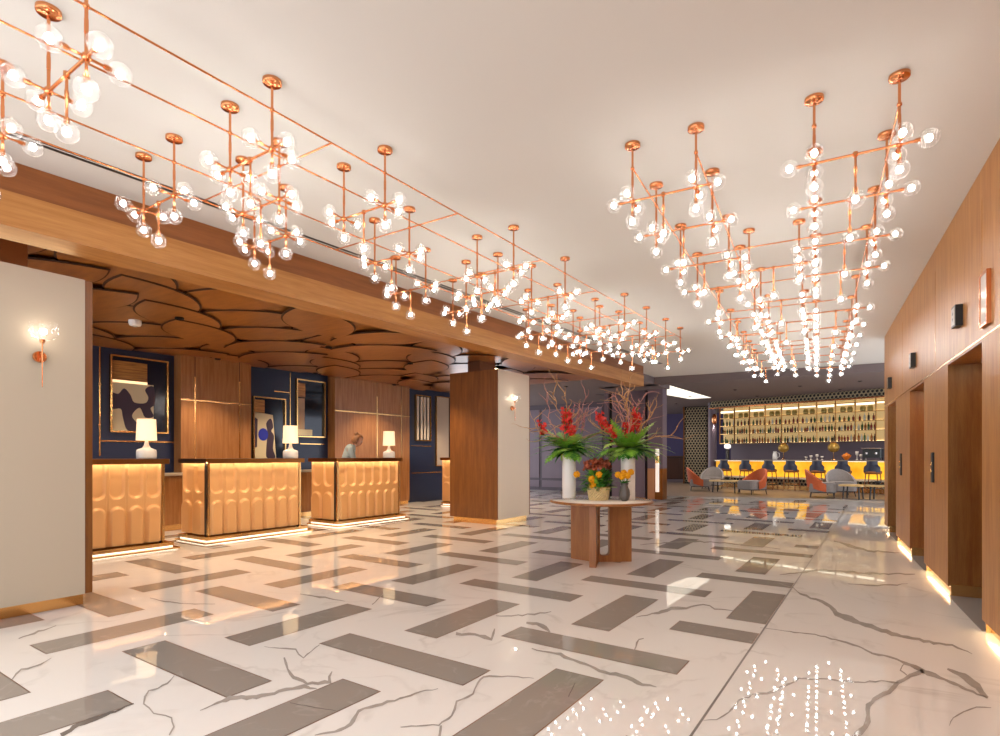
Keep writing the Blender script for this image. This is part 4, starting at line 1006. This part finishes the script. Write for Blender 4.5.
# stools
NAV = plain('navy_leather', '#1d2236', .45); COGN = plain('cognac_seat', '#8a5226', .5)
def stool0():
    t = thing('bar_stool', 'x', 'bar stool', (0, 0, 0), 0, 'navy bar stools')
    mb = MB()
    def sh(a, b):
        th = (a - .5) * 2.2; z = .72 + b * .36; w = .27 if b < .45 else .27 - .09 * min(1, (b - .45) / .25)
        return (w * sin(th) * 1.0, -.24 * cos(th) + (.02 * b), z)
    mb.grid(sh, 16, 10); k0 = len(mb.v)
    mb.grid(lambda a, b: (sh(1 - a, b)[0] * .9, sh(1 - a, b)[1] * .88, sh(1 - a, b)[2]), 16, 10); mb.build('backrest', NAV, t)
    mb = MB(); mb.lathe([(0, .66), (.22, .66), (.25, .69), (.25, .74), (.22, .77), (0, .775)], n=24, caps=False); mb.build('seat', COGN, t)
    for sx in (-1, 1):
        for sy in (-1, 1):
            mb = MB(); mb.tube([(sx * .16, sy * .16, .67), (sx * .21, sy * .21, 0)], [.018, .012], 8); mb.build('leg', COGN, t)
    mb = MB(); mb.tube([(.2 * 1.0 * cos(2 * pi * k / 24) * 1.25, .25 * sin(2 * pi * k / 24), .24) for k in range(25)], .01, 8); mb.build('foot_ring', BRASS, t)
    return t
s0 = None
for i, px in enumerate((725, 746.5, 769.5, 791.5, 818, 843.5, 873)):
    v = -.55; p = bp(bu(px, v), v); lb = f'navy bar stool with wooden legs, {ORD[i]} from left along the yellow bar'
    if s0 is None: s0 = stool0(); s0.location = p; s0.rotation_euler = (0, 0, bang); s0['label'] = lb
    else: dup(s0, p, bang, lb)
# lounge chairs and tables
ORG = plain('rust_upholstery', '#bf5a2c', .7, vary=.08, scale=30); GRYU = plain('grey_upholstery', '#8f8884', .8, vary=.08, scale=30)
def lounge(loc, rz, label, shellm):
    t = thing('lounge_chair', label, 'armchair', loc, rz, 'lounge chairs by the bar')
    mb = MB(); mb.rbox(-.355, .355, -.31, .4, .17, .42, .16, n=6); mb.rbox(-.32, .32, -.28, .36, .42, .45, .11, n=6); mb.build('seat', GRYU, t)
    mb = MB()
    def sh(a, b, k=1.0):
        th = -pi / 2 + (a - .5) * 3.7; q = sin(pi * a) ** 1.2; z0 = .18 + .14 * q; z1 = .40 + .44 * q
        return (.42 * k * cos(th), .03 + .40 * k * sin(th) - .07 * b * q, z0 + b * (z1 - z0))
    n_ = 26
    mb.grid(lambda a, b: sh(a, b), n_, 8); mb.grid(lambda a, b: sh(1 - a, b, .86), n_, 8); mb.grid(lambda a, b: sh(a, 1, 1 - .14 * b), n_, 2); mb.grid(lambda a, b: sh(a, 0, .86 + .14 * b), n_, 2)
    mb.build('back_shell', shellm, t)
    for sx in (-1, 1):
        for sy in (-.26, .32):
            mb = MB(); mb.tube([(sx * .27, sy, .15), (sx * .3, sy * 1.08, 0)], [.018, .012], 8); mb.build('leg', BLACK, t)
    mb = MB(); mb.box(-.3, .3, -.27, .33, .14, .17); mb.build('base_frame', BLACK, t)
    return t
PI = pi
def cam_rot(a): return M + a
lounge(W(699, 20.2), cam_rot(-1.9), 'rust backed lounge chair nearest the lattice screen', ORG)
lounge(W(712, 21.3), cam_rot(2.6), 'grey lounge chair behind the left rust chair', GRYU)
lounge(W(753, 18.4), cam_rot(1.9), 'rust backed lounge chair right of the left low table', ORG)
lounge(W(821, 17.0), cam_rot(-2.1), 'rust backed lounge chair left of the right low table', ORG)
lounge(W(841, 17.6), cam_rot(2.9), 'grey lounge chair behind the right low table', GRYU)
def low_table(loc, label, w, d, hgt=.42):
    t = thing('low_table', label, 'coffee table', loc, bang, 'low tables in the bar lounge')
    mb = MB(); mb.rbox(-w / 2, w / 2, -d / 2, d / 2, hgt - .05, hgt, .04); mb.build('tabletop', plain('table_brass', '#d8b880', .3, .2), t)
    for sx in (-1, 1):
        for sy in (-1, 1):
            mb = MB(); mb.tube([(sx * (w / 2 - .12), sy * (d / 2 - .1), hgt - .05), (sx * (w / 2 - .1), sy * (d / 2 - .08), 0)], .022, 8); mb.build('leg', BLACK, t)
    return t
low_table(W(726, 19.2), 'low brass topped table between the left lounge chairs', 1.0, .5)
low_table(W(853, 16.3), 'low brass topped table at right, closest to elevator wall', .62, .5)
low_table(W(882, 15.9), 'low brass topped table half hidden by the elevator wall', .7, .5, .43)
for k, (px, d) in enumerate(((727.5, 19.5), (878, 16.0))):
    t = thing('serving_tray', ['dark tray with bowl on the left low table', 'dark tray on the right low table'][k], 'tray', W(px, d, .42 if k == 0 else .43), bang)
    mb = MB(); mb.rbox(-.2, .2, -.13, .13, 0, .02, .03); mb.build('tray_base', BLACK, t)
    mb = MB(); mb.lathe([(.04, .02), (.08, .06), (.09, .1), (.08, .1), (.04, .04)], n=14); mb.build('bowl', plain('bowl_dark', '#2c2a26', .4), t)
rg = MB(); a, b, c, d = W(690, 19.3), W(770, 18.0), W(800, 20.2), W(700, 22.5)

# ------------------------------------------------------------------ receptionist
PX, PY = -9.25, onx(344, -9.25)
pr = thing('person', 'person with brown hair in pale blue grey cardigan standing behind the counter', 'person', (PX, PY, 0), -.75)
def skin(name, joints, edges, root, mat, parent, sub=2):
    me = bpy.data.meshes.new(name); me.from_pydata([j[0] for j in joints], edges, []); me.materials.append(mat)
    o = link(name, me, parent); md = o.modifiers.new('skin', 'SKIN'); sv = me.skin_vertices[0].data
    for i, j_ in enumerate(joints):
        r = j_[1]; sv[i].radius = (r, r) if not isinstance(r, tuple) else r; sv[i].use_root = (i == root)
    md.use_smooth_shade = True; s = o.modifiers.new('sub', 'SUBSURF'); s.levels = sub; s.render_levels = sub
    return o
SKINM = plain('skin', '#d9a184', .5); CARD = plain('cardigan', '#a9b7ba', .8, vary=.06, scale=60); HAIR = plain('brown_hair', '#8a5a34', .6, vary=.2, scale=50); SKIRT = plain('dark_skirt', '#23222a', .7)
# faces +y (towards the right of the picture), leaning over the desk: local x towards lobby
J = [((0, 0, .92), (.15, .11)), ((0, .03, 1.1), (.13, .1)), ((0, .1, 1.3), (.15, .11)), ((0, .16, 1.43), (.09, .08)), ((0, .21, 1.48), .05), ((0, .25, 1.53), .052),
     ((.09, 0, .88), .09), ((.1, .01, .5), .06), ((.1, -.02, .1), .038), ((.1, .1, .04), .03),
     ((-.09, 0, .88), .09), ((-.1, .01, .5), .06), ((-.1, -.02, .1), .038), ((-.1, .1, .04), .03),
     ((.17, .13, 1.41), .055), ((.22, .2, 1.16), .042), ((.16, .42, 1.1), .03), ((.15, .48, 1.1), (.035, .018)),
     ((-.17, .13, 1.41), .055), ((-.22, .2, 1.16), .042), ((-.16, .42, 1.1), .03), ((-.15, .48, 1.1), (.035, .018))]
Eg = [(0, 1), (1, 2), (2, 3), (3, 4), (4, 5), (0, 6), (6, 7), (7, 8), (8, 9), (0, 10), (10, 11), (11, 12), (12, 13), (3, 14), (14, 15), (15, 16), (16, 17), (3, 18), (18, 19), (19, 20), (20, 21)]
hb = 17
for side, hnd in ((1, 17), (-1, 21)):
    bx_, by_, bz_ = J[hnd][0]
    for q in range(4):
        i0 = len(J); off = (q - 1.5) * .019
        ln = (.065, .075, .07, .055)[q]
        J += [((bx_ + off, by_ + .035, bz_), .009), ((bx_ + off, by_ + .035 + ln * .55, bz_ - .006), .0085), ((bx_ + off, by_ + .035 + ln, bz_ - .022), .007)]
        Eg += [(hnd, i0), (i0, i0 + 1), (i0 + 1, i0 + 2)]
    i0 = len(J); J += [((bx_ - side * .04, by_ + .01, bz_ - .004), .0095), ((bx_ - side * .05, by_ + .045, bz_ - .012), .0085)]; Eg += [(hnd, i0), (i0, i0 + 1)]
skin('body', J, Eg, 0, SKINM, pr, 1)
skin('cardigan', [((0, 0, .88), (.17, .13)), ((0, .03, 1.1), (.15, .12)), ((0, .1, 1.3), (.17, .13)), ((0, .155, 1.42), (.105, .095)), ((0, .185, 1.465), (.07, .065)),
     ((.17, .13, 1.41), .072), ((.22, .2, 1.16), .056), ((.165, .4, 1.1), .042), ((-.17, .13, 1.41), .072), ((-.22, .2, 1.16), .056), ((-.165, .4, 1.1), .042)],
     [(0, 1), (1, 2), (2, 3), (3, 4), (3, 5), (5, 6), (6, 7), (3, 8), (8, 9), (9, 10)], 0, CARD, pr)
skin('trousers', [((0, 0, .95), (.165, .13)), ((.09, 0, .86), .105), ((.1, .01, .5), .08), ((.1, -.02, .09), .06), ((-.09, 0, .86), .105), ((-.1, .01, .5), .08), ((-.1, -.02, .09), .06)], [(0, 1), (1, 2), (2, 3), (0, 4), (4, 5), (5, 6)], 0, SKIRT, pr)
# head: shaped ball with brow, nose, chin; looks down along +y
HM = Matrix.Translation((0, .275, 1.575)) @ Matrix.Rotation(-.45, 4, 'X') @ Matrix.Scale(1.06, 4)
mb = MB(); st = 0
def headpt(a, b):
    th = 2 * pi * a; ph = pi * (b - .5); x = cos(ph) * sin(th); y = cos(ph) * cos(th); z = sin(ph)
    r = 1.0; px_, py_, pz_ = .074 * x, .094 * y, .115 * z
    if y > 0 and z < 0: px_ *= 1 - .35 * (-z) ; py_ *= 1 + .05 * (-z)
    if y > .9 and -.35 < z < .1: py_ += .02 * max(0, 1 - abs(x) * 5) * (1 - abs(z + .15) * 3)
    if y > .7 and -.75 < z < -.5: py_ += .006
    if y > .8 and .02 < z < .2 and .15 < abs(x) < .55: py_ -= .008
    return (px_, py_, pz_)
mb.grid(headpt, 40, 28); mb.xf(HM); mb.build('head', SKINM, pr)
hd = [o for o in pr.children if o.name.startswith('head')][0]
for sx in (-1, 1):
    mb = MB(); mb.ball((sx * .03, .083, .012), .011, 10); mb.xf(HM); mb.build('eye', WHITE, hd)
    mb = MB(); mb.ball((sx * .03, .0935, .010), .005, 8); mb.xf(HM); mb.build('iris', BLACK, hd)
    mb = MB(); mb.ball((sx * .076, -.005, -.01), (.01, .02, .032), 10); mb.xf(HM); mb.build('ear', SKINM, hd)
mb = MB(); mb.ball((0, .083, -.062), (.022, .012, .007), 10); mb.xf(HM); mb.build('mouth', plain('lips', '#b0605a', .5), hd)
mb = MB(); mb.grid(lambda a, b: tuple(c_ * 1.16 for c_ in headpt(.23 + .54 * a, .3 + .7 * b)), 24, 18); mb.grid(lambda a, b: tuple(c_ * 1.17 for c_ in headpt(a, .72 + .28 * b)), 28, 8)
mb.ball((0, -.075, .10), (.05, .05, .045), 14)
for k in range(40):
    a = rnd.uniform(.27, .73); q = Vector(headpt(a, rnd.uniform(.35, .9))) * 1.12; mb.tube([q, q + Vector((rnd.uniform(-.01, .01), -.01, -.02)), q + Vector((rnd.uniform(-.02, .02), -.012, -.05))], [.005, .004, .001], 5)
mb.xf(HM); mb.build('hair', HAIR, pr)

# ------------------------------------------------------------------ light: sky fill from the open side behind the camera
w = bpy.data.worlds.new('world'); C.world = w; w.use_nodes = True
nt = w.node_tree; bg = nt.nodes['Background']
tc = nt.nodes.new('ShaderNodeTexCoord'); sx_ = nt.nodes.new('ShaderNodeSeparateXYZ'); mr = nt.nodes.new('ShaderNodeMapRange')
mr.inputs['From Min'].default_value = -.3; mr.inputs['From Max'].default_value = .5; mr.inputs['To Min'].default_value = 2.0; mr.inputs['To Max'].default_value = 2.3
nt.links.new(tc.outputs['Generated'], sx_.inputs[0]); nt.links.new(sx_.outputs['Z'], mr.inputs['Value']); nt.links.new(mr.outputs['Result'], bg.inputs['Strength'])
bg.inputs['Color'].default_value = (.95, .98, 1.05, 1)
# added downlights, fill to brighten the lounge and bar
for i, (px, d) in enumerate(((735, 19.0), (800, 18), (860, 16.8), (690, 21), (757, 21), (840, 18.9))):
    p = W(px, d, 3.47)
    t = thing('downlight', f'small recessed downlight in plum ceiling over the bar lounge, {ORD[i]} of six', 'downlight', p, 0, 'downlights over the bar lounge')
    mb = MB(); mb.lathe([(.06, .03), (.06, .01), (.04, .01), (.04, .028)], n=16, caps=False); mb.build('ring', BLACK, t)
    lamp('lounge_beam', 'SPOT', p, 110, (1, .87, .74), .04, angle=2.2)
for i, (x, y, z) in enumerate(((-9.2, 13.6, 3.12), (-7.0, 13.4, 3.12), (*W(676, 24.0).to_2d(), 3.5))):  # fill spots added to light the passage, fitted with downlight rings
    t = thing('downlight', ['recessed downlight in plum ceiling behind the oak column, wall side', 'recessed downlight in plum ceiling behind the oak column, lobby side', 'recessed downlight in plum ceiling over the far passage'][i], 'downlight', (x, y, z - .03), 0, 'downlights of the far passage')
    mb = MB(); mb.lathe([(.06, .03), (.06, .01), (.04, .01), (.04, .028)], n=16, caps=False); mb.build('ring', BLACK, t)
    lamp('passage_beam', 'SPOT', (x, y, z - .03), 60, (1, .86, .8), .03, angle=2.4)

C.view_settings.view_transform = 'Standard'; C.view_settings.look = 'None'
C.view_settings.exposure = 0.31; C.view_settings.gamma = 1.0
C.view_settings.use_curve_mapping = False
cy = C.cycles
cy.use_denoising = True; cy.max_bounces = 10; cy.diffuse_bounces = 5; cy.glossy_bounces = 5; cy.transparent_max_bounces = 32; cy.transmission_bounces = 4
cy.sample_clamp_indirect = 8.0; cy.caustics_reflective = False; cy.caustics_refractive = False
try: cy.use_light_tree = True
except Exception: pass
